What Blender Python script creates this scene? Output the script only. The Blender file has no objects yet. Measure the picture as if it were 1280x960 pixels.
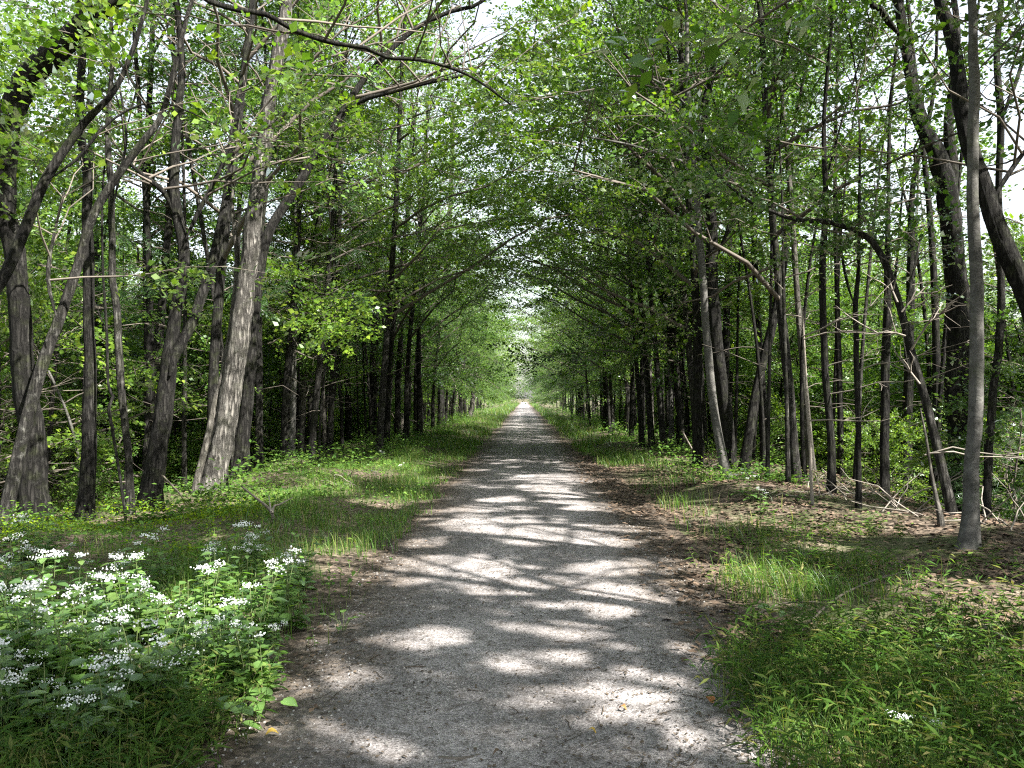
import bpy, math
import numpy as np
from mathutils import Vector, Matrix

sc = bpy.context.scene
COL = sc.collection
R = math.radians
rng = np.random.default_rng(11)

# ------------------------------------------------------------------ camera, sky, sun, exposure
CAM = np.array([0.0, 0.0, 1.6]); F = 1005.0
YAW, PITCH = R(0.855), R(1.026)
cam = bpy.data.objects.new('camera', bpy.data.cameras.new('camera')); COL.objects.link(cam)
cam.location = CAM; cam.rotation_euler = (R(90) + PITCH, 0, YAW)
cam.data.sensor_width = 36; cam.data.lens = F / 1280 * 36
cam.data.clip_start = 0.05; cam.data.clip_end = 5000
sc.camera = cam

SUN = np.array([0.54, -0.36, 0.76]); SUN /= np.linalg.norm(SUN)      # towards the sun
elev = math.asin(SUN[2]); azim = math.atan2(SUN[0], SUN[1])
w = bpy.data.worlds.new('World'); sc.world = w; w.use_nodes = True
nt = w.node_tree
sky = nt.nodes.new('ShaderNodeTexSky'); sky.sky_type = 'NISHITA'; sky.sun_disc = False
sky.sun_elevation = elev; sky.sun_rotation = azim
sky.air_density = 1.2; sky.dust_density = 2.5; sky.ozone_density = 1.0
nt.nodes['Background'].inputs['Strength'].default_value = 0.075
veil = nt.nodes.new('ShaderNodeHueSaturation'); veil.inputs['Saturation'].default_value = 0.40; veil.inputs['Value'].default_value = 1.15   # thin summer haze over the blue
nt.links.new(sky.outputs[0], veil.inputs['Color']); nt.links.new(veil.outputs[0], nt.nodes['Background'].inputs['Color'])
sl = bpy.data.lights.new('sun', 'SUN'); sl.energy = 5.0; sl.angle = R(0.7); sl.color = (1.0, 0.955, 0.88)
sun = bpy.data.objects.new('sun', sl); COL.objects.link(sun)
sun.rotation_euler = Vector(SUN).to_track_quat('Z', 'Y').to_euler(); sun.location = (10, -5, 40)
sc.view_settings.view_transform = 'Standard'; sc.view_settings.look = 'None'
sc.view_settings.gamma = 1.0; sc.view_settings.exposure = 2.35
sc.render.engine = 'CYCLES'
cy = sc.cycles
cy.max_bounces = 7; cy.diffuse_bounces = 4; cy.glossy_bounces = 2; cy.transmission_bounces = 4
cy.transparent_max_bounces = 4; cy.caustics_reflective = False; cy.caustics_refractive = False
cy.pixel_filter_type = 'BLACKMAN_HARRIS'; cy.filter_width = 1.2; cy.use_denoising = False; cy.sample_clamp_indirect = 2.5

# ------------------------------------------------------------------ projection helpers
_cy, _sy, _cp, _sp = math.cos(YAW), math.sin(YAW), math.cos(PITCH), math.sin(PITCH)
def ray(px, py):
    a, b = (px - 640) / F, -(py - 480) / F                            # right, up, forward = 1
    f, u = _cp - b * _sp, _sp + b * _cp
    return np.array([a * _cy - f * _sy, a * _sy + f * _cy, u])
def P(px, py, Y):
    d = ray(px, py); return CAM + d * (Y / d[1])
def G(px, py, z=0.0):
    d = ray(px, py); return CAM + d * ((z - CAM[2]) / d[2])
def sstep(a, b, x):
    t = np.clip((x - a) / (b - a), 0, 1); return t * t * (3 - 2 * t)
def gz(x, y):
    x = np.asarray(x, float); y = np.asarray(y, float)
    c = np.abs(x - 0.1)
    drop = np.where(x < 0, 1.0, 1.25) * sstep(4.9, 10.5, c)
    bank = 0.10 * sstep(1.9, 3.2, c)
    n = 0.05 * np.sin(1.7 * x + 0.6 * y) + 0.05 * np.sin(0.9 * y - 1.3 * x + 1) + 0.03 * np.sin(2.9 * y + 2.1 * x)
    n2 = 0.35 * np.sin(0.13 * x + 0.4) * np.sin(0.11 * y + 1.0) * sstep(12, 30, c)
    return -drop + bank + n * sstep(1.9, 3.5, c) + n2

# ------------------------------------------------------------------ mesh helpers
def mesh_np(name, V, Q, mat, smooth=False):
    V = np.ascontiguousarray(V, np.float32).reshape(-1, 3); Q = np.ascontiguousarray(Q, np.int32)
    k = Q.shape[1]; me = bpy.data.meshes.new(name)
    me.vertices.add(len(V)); me.vertices.foreach_set('co', V.ravel())
    me.loops.add(Q.size); me.loops.foreach_set('vertex_index', Q.ravel())
    me.polygons.add(len(Q)); me.polygons.foreach_set('loop_start', np.arange(len(Q), dtype=np.int32) * k)
    if smooth: me.polygons.foreach_set('use_smooth', np.ones(len(Q), bool))
    me.update(calc_edges=True); me.materials.append(mat)
    return me
def link(name, me, parent=None, kind=None):
    o = bpy.data.objects.new(name, me); COL.objects.link(o)
    if parent is not None: o.parent = parent
    if kind: o['kind'] = kind
    return o
def tag(o, label, cat, group=None):
    o['label'] = label; o['category'] = cat
    if group: o['group'] = group
    return o
def empty(name, loc, label, cat, group=None, rz=0, s=1):
    o = bpy.data.objects.new(name, None); COL.objects.link(o)
    o.location = loc; o.rotation_euler = (0, 0, rz); o.scale = (s, s, s) if np.isscalar(s) else s
    o.empty_display_size = 0.2
    return tag(o, label, cat, group)
def dup(root, loc, rz, s, label, group):
    r = root.copy(); COL.objects.link(r); r.location = loc; r.rotation_euler = (0, 0, rz)
    r.scale = (s, s, s) if np.isscalar(s) else s
    r['label'] = label; r['group'] = group
    for ch in list(root.children):
        c = ch.copy(); COL.objects.link(c); c.parent = r
        for g in list(ch.children):
            d = g.copy(); COL.objects.link(d); d.parent = c
    return r
def norm(v):
    return v / np.maximum(np.linalg.norm(v, axis=-1, keepdims=True), 1e-9)
def quads_of(n, V, Q):                                              # n copies of a template's faces
    return (np.asarray(Q)[None] + (np.arange(n) * V)[:, None, None]).reshape(-1, len(Q[0]))
def tubes(Pn, Rn, sides):
    """n polylines (n,k,3) with radii (n,k) -> verts, quads"""
    n, k, _ = Pn.shape
    T = np.gradient(Pn, axis=1) if k > 2 else np.repeat(Pn[:, 1:] - Pn[:, :1], 2, 1)
    T = norm(T)
    ref = np.where(np.abs(T[:, :1, 2:3]) > 0.8, np.array([1.0, 0, 0]), np.array([0, 0, 1.0]))
    A = norm(np.cross(T, np.broadcast_to(ref, T.shape))); B = np.cross(T, A)
    ang = np.arange(sides) * 2 * math.pi / sides
    V = Pn[:, :, None] + Rn[:, :, None, None] * (A[:, :, None] * np.cos(ang)[:, None] + B[:, :, None] * np.sin(ang)[:, None])
    i = np.arange(k - 1)[:, None] * sides + np.arange(sides)[None]
    j = np.arange(k - 1)[:, None] * sides + (np.arange(sides)[None] + 1) % sides
    q = np.stack([i, j, j + sides, i + sides], -1).reshape(-1, 4)
    return V.reshape(-1, 3), quads_of(n, k * sides, q)
def cat(parts):
    Vs, Qs, o = [], [], 0
    for V, Q in parts:
        Vs.append(V); Qs.append(Q + o); o += len(V)
    return np.concatenate(Vs), np.concatenate(Qs)
def catmull(pts, step):
    pts = np.asarray(pts, float)
    e = np.vstack([2 * pts[0] - pts[1], pts, 2 * pts[-1] - pts[-2]])
    out = []
    for i in range(1, len(e) - 2):
        p0, p1, p2, p3 = e[i - 1], e[i], e[i + 1], e[i + 2]
        m = max(2, int(np.linalg.norm((p2 - p1)[:3]) / step))
        t = (np.arange(m) / m)[:, None]
        out.append(0.5 * (2 * p1 + (p2 - p0) * t + (2 * p0 - 5 * p1 + 4 * p2 - p3) * t ** 2 + (3 * p1 - p0 - 3 * p2 + p3) * t ** 3))
    out.append(pts[-1:]); return np.concatenate(out)
def bark_tube(pr, sides=16, step=0.12, rough=0.10, flare=0.0, ridges=9, r=rng):
    """one limb from rows of (x, y, z, radius); the cross-section is lobed and lumpy"""
    c = catmull(pr, step); p, rad = c[:, :3], np.maximum(c[:, 3], 0.004)
    k = len(p)
    wob = r.normal(0, 1, (k, 3)); 
    for _ in range(4): wob[1:-1] = (wob[:-2] + wob[1:-1] * 2 + wob[2:]) / 4
    p = p + wob * rad[:, None] * 0.22 * np.minimum(1, np.arange(k) / 3)[:, None]
    T = norm(np.gradient(p, axis=0))
    a = norm(np.cross(T[0], [0.3, 1, 0.1])); A = []
    for t in T:
        a = a - t * (a @ t); a = a / np.linalg.norm(a); A.append(a)
    A = np.array(A); B = np.cross(T, A)
    ang = np.arange(sides) * 2 * math.pi / sides
    s = np.concatenate([[0], np.cumsum(np.linalg.norm(np.diff(p, axis=0), axis=1))])
    ph = r.uniform(0, 6.28, 6)
    prof = 1 + rough * (0.45 * np.sin(2 * ang[None] + 0.9 * s[:, None] + ph[0]) + 0.35 * np.sin(3 * ang[None] - 1.3 * s[:, None] + ph[1])
                        + 0.35 * np.sin(ridges * ang[None] + 0.7 * np.sin(2.2 * s[:, None] + ph[2]) + ph[3])) + r.normal(0, rough * 0.28, (k, sides))
    if flare > 0:
        lob = 0.55 + 0.45 * np.sin(4 * ang[None] + ph[4]) * np.sin(2 * ang[None] + ph[5])
        prof = prof + flare * np.exp(-s[:, None] / 0.28) * (0.5 + lob)
    V = p[:, None] + (rad[:, None] * prof)[:, :, None] * (A[:, None] * np.cos(ang)[None, :, None] + B[:, None] * np.sin(ang)[None, :, None])
    i = np.arange(k - 1)[:, None] * sides + np.arange(sides)[None]; j = np.arange(k - 1)[:, None] * sides + (np.arange(sides)[None] + 1) % sides
    return V.reshape(-1, 3), np.stack([i, j, j + sides, i + sides], -1).reshape(-1, 4), c

# ------------------------------------------------------------------ materials
def new_mat(name):
    m = bpy.data.materials.new(name); m.use_nodes = True
    t = m.node_tree; t.nodes.clear()
    return m, t, t.nodes.new('ShaderNodeOutputMaterial')
def nd(t, typ, ins=None, **kw):
    n = t.nodes.new(typ)
    for k_, v in kw.items(): setattr(n, k_, v)
    for k_, v in (ins or {}).items():
        if isinstance(v, bpy.types.NodeSocket): t.links.new(v, n.inputs[k_])
        else: n.inputs[k_].default_value = v
    return n
def ramp(t, fac, stops):
    n = t.nodes.new('ShaderNodeValToRGB'); t.links.new(fac, n.inputs[0])
    el = n.color_ramp.elements
    while len(el) < len(stops): el.new(0.5)
    for e, (p, c) in zip(el, stops):
        e.position = p; e.color = (*c, 1) if len(c) == 3 else c
    return n.outputs[0]
def leaf_mat(name, cols, trans=0.5, gloss=0.05, tint=(1.25, 1.35, 0.55), rough=0.38):
    m, t, out = new_mat(name)
    g = nd(t, 'ShaderNodeNewGeometry'); oi = nd(t, 'ShaderNodeObjectInfo')
    n = len(cols)
    c = ramp(t, g.outputs['Random Per Island'], [(i / (n - 1), cc) for i, cc in enumerate(cols)])
    v = nd(t, 'ShaderNodeMapRange', {0: oi.outputs['Random'], 3: 0.86, 4: 1.32})
    hs = nd(t, 'ShaderNodeHueSaturation', {'Saturation': 1.10, 'Value': v.outputs[0], 'Color': c})
    tc = nd(t, 'ShaderNodeMix', {0: 1.0, 6: hs.outputs[0], 7: (*tint, 1)}, data_type='RGBA', blend_type='MULTIPLY')
    d = nd(t, 'ShaderNodeBsdfDiffuse', {'Color': hs.outputs[0]})
    tr = nd(t, 'ShaderNodeBsdfTranslucent', {'Color': tc.outputs[2]})
    mx = nd(t, 'ShaderNodeMixShader', {0: trans, 1: d.outputs[0], 2: tr.outputs[0]})
    gl = nd(t, 'ShaderNodeBsdfGlossy', {'Color': (0.9, 0.95, 1, 1), 'Roughness': rough})
    lw = nd(t, 'ShaderNodeFresnel', {'IOR': 1.35})
    f = nd(t, 'ShaderNodeMath', {0: lw.outputs[0], 1: gloss * 20}, operation='MULTIPLY', use_clamp=True)
    m2 = nd(t, 'ShaderNodeMixShader', {0: f.outputs[0], 1: mx.outputs[0], 2: gl.outputs[0]})
    t.links.new(m2.outputs[0], out.inputs[0])
    return m
def bark_mat(name, dark, light, sc_=(14, 14, 2.2), bump=1.0, moss=0.25, lichen=0.0, blotch=0.4, crack=0.75):
    m, t, out = new_mat(name)
    tc = nd(t, 'ShaderNodeTexCoord')
    mp = nd(t, 'ShaderNodeMapping', {'Vector': tc.outputs['Object'], 'Scale': sc_})
    n1 = nd(t, 'ShaderNodeTexNoise', {'Vector': mp.outputs[0], 'Scale': 1.7, 'Detail': 9.0, 'Roughness': 0.72, 'Distortion': 0.8})
    wv = nd(t, 'ShaderNodeVectorMath', {0: mp.outputs[0], 1: n1.outputs['Color']}, operation='ADD')
    v1 = nd(t, 'ShaderNodeTexVoronoi', {'Vector': wv.outputs[0], 'Scale': 1.5, 'Randomness': 1.0}, feature='DISTANCE_TO_EDGE')
    vr = nd(t, 'ShaderNodeMapRange', {0: v1.outputs[0], 1: 0.0, 2: 0.22, 3: 0.0, 4: 1.0})
    hgt = nd(t, 'ShaderNodeMath', {0: n1.outputs[0], 1: 0.8}, operation='MULTIPLY_ADD'); t.links.new(vr.outputs[0], hgt.inputs[2])
    c0 = ramp(t, n1.outputs[0], [(0.36, dark), (0.64, light)])
    ck = nd(t, 'ShaderNodeMapRange', {0: vr.outputs[0], 3: 1 - crack, 4: 1.0})
    c = nd(t, 'ShaderNodeMix', {0: ck.outputs[0], 6: (*[x * .6 for x in dark], 1), 7: c0}, data_type='RGBA').outputs[2]
    n2 = nd(t, 'ShaderNodeTexNoise', {'Vector': tc.outputs['Object'], 'Scale': 2.3, 'Detail': 6.0, 'Roughness': .65})
    f2 = nd(t, 'ShaderNodeMapRange', {0: n2.outputs[0], 1: 0.42, 2: 0.75, 3: 0.0, 4: blotch})
    c2 = nd(t, 'ShaderNodeMix', {0: f2.outputs[0], 6: c, 7: (*[min(1, x * 1.5 + 0.015) for x in light], 1)}, data_type='RGBA')
    n3 = nd(t, 'ShaderNodeTexNoise', {'Vector': tc.outputs['Object'], 'Scale': 5.0, 'Detail': 6.0, 'Roughness': .65})
    f3 = nd(t, 'ShaderNodeMapRange', {0: n3.outputs[0], 1: 0.50, 2: 0.70, 3: 0.0, 4: moss})
    c3 = nd(t, 'ShaderNodeMix', {0: f3.outputs[0], 6: c2.outputs[2], 7: (0.055, 0.07, 0.022, 1)}, data_type='RGBA')
    cc = c3.outputs[2]
    if lichen:
        n4 = nd(t, 'ShaderNodeTexNoise', {'Vector': tc.outputs['Object'], 'Scale': 11.0, 'Detail': 7.0, 'Roughness': .7})
        f4 = nd(t, 'ShaderNodeMapRange', {0: n4.outputs[0], 1: 0.54, 2: 0.74, 3: 0.0, 4: lichen})
        cc = nd(t, 'ShaderNodeMix', {0: f4.outputs[0], 6: cc, 7: (0.30, 0.30, 0.27, 1)}, data_type='RGBA').outputs[2]
    b = nd(t, 'ShaderNodeBump', {'Strength': bump, 'Distance': 0.025, 'Height': hgt.outputs[0]})
    p = nd(t, 'ShaderNodeBsdfPrincipled', {'Base Color': cc, 'Roughness': 0.92, 'Normal': b.outputs[0], 'Specular IOR Level': 0.15})
    t.links.new(p.outputs[0], out.inputs[0]); return m
def plain_mat(name, a, b, scale=20, rough=0.85, bump=0.2):
    m, t, out = new_mat(name)
    tc = nd(t, 'ShaderNodeTexCoord'); g = nd(t, 'ShaderNodeNewGeometry')
    n1 = nd(t, 'ShaderNodeTexNoise', {'Vector': tc.outputs['Object'], 'Scale': scale, 'Detail': 4.0})
    f = nd(t, 'ShaderNodeMath', {0: n1.outputs[0], 1: g.outputs['Random Per Island']}, operation='ADD')
    f2 = nd(t, 'ShaderNodeMath', {0: f.outputs[0], 1: 0.5}, operation='MULTIPLY')
    c = ramp(t, f2.outputs[0], [(0.2, a), (0.8, b)])
    bp = nd(t, 'ShaderNodeBump', {'Strength': bump, 'Distance': 0.01, 'Height': n1.outputs[0]})
    p = nd(t, 'ShaderNodeBsdfPrincipled', {'Base Color': c, 'Roughness': rough, 'Normal': bp.outputs[0], 'Specular IOR Level': 0.25})
    t.links.new(p.outputs[0], out.inputs[0]); return m

M_LEAF = leaf_mat('broad_leaf', [(0.055, 0.110, 0.028), (0.085, 0.160, 0.036), (0.115, 0.195, 0.042), (0.155, 0.22, 0.048)], gloss=.026)
M_LEAF_B = leaf_mat('maple_leaf', [(0.075, 0.14, 0.028), (0.11, 0.195, 0.036), (0.145, 0.23, 0.042), (0.20, 0.265, 0.048)], trans=0.55, gloss=.03)
M_LEAF_D = leaf_mat('dark_leaf', [(0.050, 0.100, 0.024), (0.078, 0.150, 0.032), (0.11, 0.19, 0.038)], gloss=0.026, trans=.55)
M_NEEDLE = leaf_mat('pine_needle', [(0.055, 0.125, 0.042), (0.085, 0.17, 0.055), (0.11, 0.205, 0.065)], trans=0.35, tint=(1.1, 1.2, 0.8), gloss=.02)
M_HERB = leaf_mat('herb_leaf', [(0.052, 0.105, 0.032), (0.08, 0.15, 0.042), (0.105, 0.185, 0.05), (0.14, 0.205, 0.058)], trans=0.45, gloss=0.006)
M_GRASS = leaf_mat('grass_blade', [(0.048, 0.100, 0.028), (0.075, 0.142, 0.036), (0.10, 0.168, 0.044), (0.20, 0.19, 0.085)], trans=0.45, gloss=.007)
M_MOSS = leaf_mat('moss_frond', [(0.07, 0.12, 0.015), (0.11, 0.17, 0.02), (0.15, 0.2, 0.025)], trans=0.3, gloss=0.005)
M_BARK = bark_mat('rough_bark', (0.011, 0.0104, 0.0095), (0.058, 0.055, 0.050), moss=0.35, lichen=0.4, blotch=.25)
M_BARK_D = bark_mat('dark_bark', (0.007, 0.0066, 0.006), (0.031, 0.0293, 0.0268), moss=0.3, blotch=0.2, lichen=.15)
M_BARK_G = bark_mat('smooth_grey_bark', (0.048, 0.0465, 0.043), (0.11, 0.107, 0.10), sc_=(5, 5, 7), bump=0.25, moss=0.25, lichen=0.5, crack=.15)
M_BARK_P = bark_mat('pale_bark', (0.036, 0.033, 0.028), (0.125, 0.116, 0.102), sc_=(11, 11, 2.5), bump=0.8, moss=0.25, lichen=0.45, crack=.6)
M_BARK_S = bark_mat('shaggy_bark', (0.016, 0.0145, 0.0125), (0.20, 0.188, 0.17), sc_=(12, 12, 1.8), moss=0.25, lichen=0.5, blotch=.45, crack=.85)
M_DEAD = plain_mat('bare_wood', (0.11, 0.095, 0.078), (0.28, 0.25, 0.215), 14)
M_TWIG = plain_mat('twig_bark', (0.05, 0.042, 0.034), (0.15, 0.13, 0.11), 18)
M_LITTER = plain_mat('dead_leaf', (0.026, 0.019, 0.014), (0.165, 0.115, 0.08), 30)
M_PEBBLE = plain_mat('pebble_stone', (0.12, 0.115, 0.11), (0.34, 0.325, 0.31), 60)
M_CRUMB = plain_mat('dark_crumb', (0.03, 0.025, 0.02), (0.11, 0.085, 0.06), 60)
M_STEM = plain_mat('green_stem', (0.07, 0.11, 0.035), (0.12, 0.15, 0.06), 25)
M_PETAL = leaf_mat('white_petal', [(0.72, 0.74, 0.74), (0.80, 0.82, 0.80), (0.78, 0.80, 0.84)], trans=0.35, gloss=0.01, tint=(1, 1, 1))
M_YELLOW = plain_mat('yellow_leaf_skin', (0.30, 0.20, 0.04), (0.45, 0.31, 0.06), 30)
M_ORANGE = plain_mat('orange_leaf_skin', (0.20, 0.085, 0.03), (0.32, 0.14, 0.05), 30)

def litter_nodes(t, pos):
    n1 = nd(t, 'ShaderNodeTexNoise', {'Vector': pos, 'Scale': 9.0, 'Detail': 7.0, 'Roughness': 0.7})
    v = nd(t, 'ShaderNodeTexVoronoi', {'Vector': pos, 'Scale': 26.0, 'Randomness': 1.0})
    vf = nd(t, 'ShaderNodeSeparateColor', {0: v.outputs['Color']})
    a = nd(t, 'ShaderNodeMath', {0: n1.outputs[0], 1: vf.outputs[0]}, operation='ADD')
    a2 = nd(t, 'ShaderNodeMath', {0: a.outputs[0], 1: 0.5}, operation='MULTIPLY')
    return ramp(t, a2.outputs[0], [(0.2, (0.024, 0.019, 0.014)), (0.45, (0.070, 0.054, 0.040)), (0.62, (0.125, 0.098, 0.074)), (0.8, (0.21, 0.17, 0.135))]), a2.outputs[0]
def ground_material():
    m, t, out = new_mat('forest_floor')
    g = nd(t, 'ShaderNodeNewGeometry'); pos = g.outputs['Position']
    c, h = litter_nodes(t, pos)
    n2 = nd(t, 'ShaderNodeTexNoise', {'Vector': pos, 'Scale': 0.9, 'Detail': 5.0, 'Roughness': 0.6})
    f = nd(t, 'ShaderNodeMapRange', {0: n2.outputs[0], 1: 0.42, 2: 0.62, 3: 0.0, 4: 0.75})
    mx = nd(t, 'ShaderNodeMix', {0: f.outputs[0], 6: c, 7: (0.05, 0.075, 0.022, 1)}, data_type='RGBA')
    b = nd(t, 'ShaderNodeBump', {'Strength': 0.8, 'Distance': 0.03, 'Height': h})
    p = nd(t, 'ShaderNodeBsdfPrincipled', {'Base Color': mx.outputs[2], 'Roughness': 0.95, 'Normal': b.outputs[0], 'Specular IOR Level': 0.15})
    t.links.new(p.outputs[0], out.inputs[0]); return m
def path_material():
    m, t, out = new_mat('gravel_path')
    g = nd(t, 'ShaderNodeNewGeometry'); pos = g.outputs['Position']
    lc, lh = litter_nodes(t, pos)
    big = nd(t, 'ShaderNodeTexNoise', {'Vector': pos, 'Scale': 1.3, 'Detail': 6.0, 'Roughness': 0.65})
    fine = nd(t, 'ShaderNodeTexNoise', {'Vector': pos, 'Scale': 75.0, 'Detail': 4.0, 'Roughness': 0.75})
    v = nd(t, 'ShaderNodeTexVoronoi', {'Vector': pos, 'Scale': 120.0, 'Randomness': 1.0})
    vs = nd(t, 'ShaderNodeSeparateColor', {0: v.outputs['Color']})
    a = nd(t, 'ShaderNodeMath', {0: fine.outputs[0], 1: vs.outputs[0]}, operation='ADD')
    a2 = nd(t, 'ShaderNodeMath', {0: a.outputs[0], 1: 0.5}, operation='MULTIPLY')
    gc = ramp(t, a2.outputs[0], [(0.22, (0.13, 0.119, 0.116)), (0.42, (0.264, 0.245, 0.243)), (0.60, (0.358, 0.333, 0.330)), (0.82, (0.505, 0.475, 0.468))])
    bm = nd(t, 'ShaderNodeMapRange', {0: big.outputs[0], 1: 0.35, 2: 0.7, 3: 0.62, 4: 1.15})
    gm = nd(t, 'ShaderNodeMix', {0: 1.0, 6: gc, 7: (1, 1, 1, 1)}, data_type='RGBA', blend_type='MULTIPLY'); t.links.new(bm.outputs[0], gm.inputs[7])
    spx = nd(t, 'ShaderNodeSeparateXYZ', {0: pos})
    wob = nd(t, 'ShaderNodeTexNoise', {'Vector': pos, 'Scale': 0.35, 'Detail': 2.0})
    wx = nd(t, 'ShaderNodeMath', {0: wob.outputs[0], 1: 1.2}, operation='MULTIPLY_ADD'); t.links.new(spx.outputs[0], wx.inputs[2])
    ws = nd(t, 'ShaderNodeMath', {0: wx.outputs[0], 1: 5.2}, operation='MULTIPLY'); wc = nd(t, 'ShaderNodeMath', {0: ws.outputs[0]}, operation='SINE')
    wr = nd(t, 'ShaderNodeMapRange', {0: wc.outputs[0], 1: -1.0, 2: 1.0, 3: 0.82, 4: 1.08})
    gw = nd(t, 'ShaderNodeMix', {0: 1.0, 6: gm.outputs[2], 7: (1, 1, 1, 1)}, data_type='RGBA', blend_type='MULTIPLY'); t.links.new(wr.outputs[0], gw.inputs[7]); gm = gw
    # worn crumbs of soil and mould
    med = nd(t, 'ShaderNodeTexNoise', {'Vector': pos, 'Scale': 16.0, 'Detail': 6.0, 'Roughness': 0.7})
    mf = nd(t, 'ShaderNodeMapRange', {0: med.outputs[0], 1: 0.50, 2: 0.68, 3: 0.0, 4: 0.8})
    gm2 = nd(t, 'ShaderNodeMix', {0: mf.outputs[0], 6: gm.outputs[2], 7: (0.085, 0.072, 0.06, 1)}, data_type='RGBA')
    # edge of the gravel: ragged, a little wider on the right
    sp = nd(t, 'ShaderNodeSeparateXYZ', {0: pos})
    en = nd(t, 'ShaderNodeTexNoise', {'Vector': pos, 'Scale': 0.8, 'Detail': 7.0, 'Roughness': 0.65})
    off = nd(t, 'ShaderNodeMath', {0: sp.outputs[0], 1: -0.02}, operation='ADD')
    ab = nd(t, 'ShaderNodeMath', {0: off.outputs[0]}, operation='ABSOLUTE')
    e2 = nd(t, 'ShaderNodeMath', {0: en.outputs[0], 1: 1.1}, operation='MULTIPLY_ADD'); t.links.new(ab.outputs[0], e2.inputs[2])
    ef = nd(t, 'ShaderNodeMapRange', {0: e2.outputs[0], 1: 1.28, 2: 1.95, 3: 0.0, 4: 0.97})
    mx = nd(t, 'ShaderNodeMix', {0: ef.outputs[0], 6: gm2.outputs[2], 7: lc}, data_type='RGBA')
    hs = nd(t, 'ShaderNodeMath', {0: a2.outputs[0], 1: lh}, operation='ADD')
    hs2 = nd(t, 'ShaderNodeMath', {0: med.outputs[0], 1: 1.5}, operation='MULTIPLY_ADD'); t.links.new(hs.outputs[0], hs2.inputs[2])
    b = nd(t, 'ShaderNodeBump', {'Strength': 0.9, 'Distance': 0.016, 'Height': hs2.outputs[0]})
    p = nd(t, 'ShaderNodeBsdfPrincipled', {'Base Color': mx.outputs[2], 'Roughness': 0.95, 'Normal': b.outputs[0], 'Specular IOR Level': 0.2})
    t.links.new(p.outputs[0], out.inputs[0]); return m

# ------------------------------------------------------------------ ground and path
def sheet(name, xs, ys, zf, mat):
    X, Y = np.meshgrid(xs, ys); V = np.stack([X, Y, zf(X, Y)], -1).reshape(-1, 3)
    nx, ny = len(xs), len(ys)
    i = np.arange(ny - 1)[:, None] * nx + np.arange(nx - 1)[None]
    Q = np.stack([i, i + 1, i + nx + 1, i + nx], -1).reshape(-1, 4)
    return link(name, mesh_np(name, V, Q, mat, True), None, 'structure')
def geom_axis(a, b, step, grow):
    out = [a]
    while out[-1] < b: out.append(out[-1] + step); step *= grow
    return out
xp = [0.25 * i for i in range(0, 50)] + geom_axis(12.6, 2500, 0.6, 1.22)
xs = np.array([-v for v in xp[:0:-1]] + xp)
ys = np.array([-v for v in geom_axis(-1.9 + 10, 2500, 1.0, 1.4)[::-1]] + [-7 + 0.35 * i for i in range(0, 120)] + geom_axis(35.4, 3000, 0.6, 1.06))
sheet('ground', xs, ys, gz, ground_material())
px_ = np.linspace(-1.85, 1.85, 48) + 0.02
py_ = np.concatenate([np.arange(-6, 14, 0.08), np.array(geom_axis(14, 330, 0.1, 1.03))])
pathn = lambda X, Y: 0.012 + 0.007 * np.sin(3.1 * X + 1.7 * Y) * np.sin(2.3 * Y - 1.1 * X) + 0.012 * np.clip(1 - (X / 1.4) ** 2, -0.3, 1)
sheet('path', px_, py_, pathn, path_material())

# ------------------------------------------------------------------ where the sun reaches the ground (gaps the crowns leave)
def to0(p):                                                          # slide a point down its sunbeam to z = 0
    p = np.asarray(p, float); return p[..., :2] - SUN[:2] * (p[..., 2:3] / SUN[2])
GAPS = []
def gap_px(px, py, hw, hh):
    c = G(px, py); a = G(px + hw, py); b = G(px, py - hh); d = G(px, py + hh)
    GAPS.append((c[0], c[1], 1.2 * abs(a[0] - c[0]), 1.2 * max(0.12, (b[1] - d[1]) / 2)))
def gap_3d(px, py, Y, r):
    q = to0(P(px, py, Y)); GAPS.append((q[0], q[1], r, r))
for g_ in [(545, 712, 80, 17), (625, 738, 45, 10), (752, 747, 42, 17), (715, 788, 42, 12), (772, 662, 38, 4),
           (775, 868, 66, 27), (680, 828, 60, 11), (350, 925, 75, 24), (440, 945, 60, 18), (868, 915, 42, 30),
           (520, 800, 50, 9), (430, 848, 30, 7), (600, 655, 40, 4), 
           (180, 800, 120, 50), (285, 868, 60, 28), (50, 800, 70, 40), (425, 698, 50, 14), (560, 562, 50, 10), (320, 634, 42, 9), (400, 620, 30, 8),
           (620, 524, 28, 6), (470, 592, 45, 7),
           (930, 722, 52, 18), (860, 640, 55, 12), (1150, 822, 150, 42), (1240, 775, 80, 34), (1000, 652, 130, 14), (1110, 662, 90, 12), (950, 612, 70, 12), (1000, 930, 120, 20),
           (820, 585, 60, 6), (730, 545, 30, 4)]: gap_px(*g_)
for g_ in [(272, 590, 13, .8), (283, 520, 13, 1.0), (300, 420, 13, .8), (75, 60, 10, .6), (20, 340, 9.5, .5), (15, 600, 9.5, .6), (60, 430, 9.5, .5), (165, 640, 10.8, .5),
           (1216, 470, 8, .4), (1214, 210, 8, .35), (1190, 240, 13, .7), (1178, 660, 9.5, .5), (1150, 480, 9.5, .5), (890, 470, 16.4, .6), (900, 550, 16.4, .5),
           (590, 500, 60, 2.0), (230, 60, 9, 1.0), (250, 90, 10, .8), (225, 470, 11.5, .4), (350, 330, 18, 1.4), (410, 340, 20, 1.4), (1100, 400, 10, .7), (1030, 280, 10, .5),
           (500, 400, 24, 2.0), (560, 350, 30, 2.0), (100, 500, 16, 1.6), (40, 420, 18, 1.6), (180, 420, 17, 1.5), (250, 520, 18, 1.4), (1000, 520, 18, 1.4), (1080, 560, 15, 1.2), (1260, 560, 14, 1.4)]: gap_3d(*g_)
rg = np.random.default_rng(5)
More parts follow.
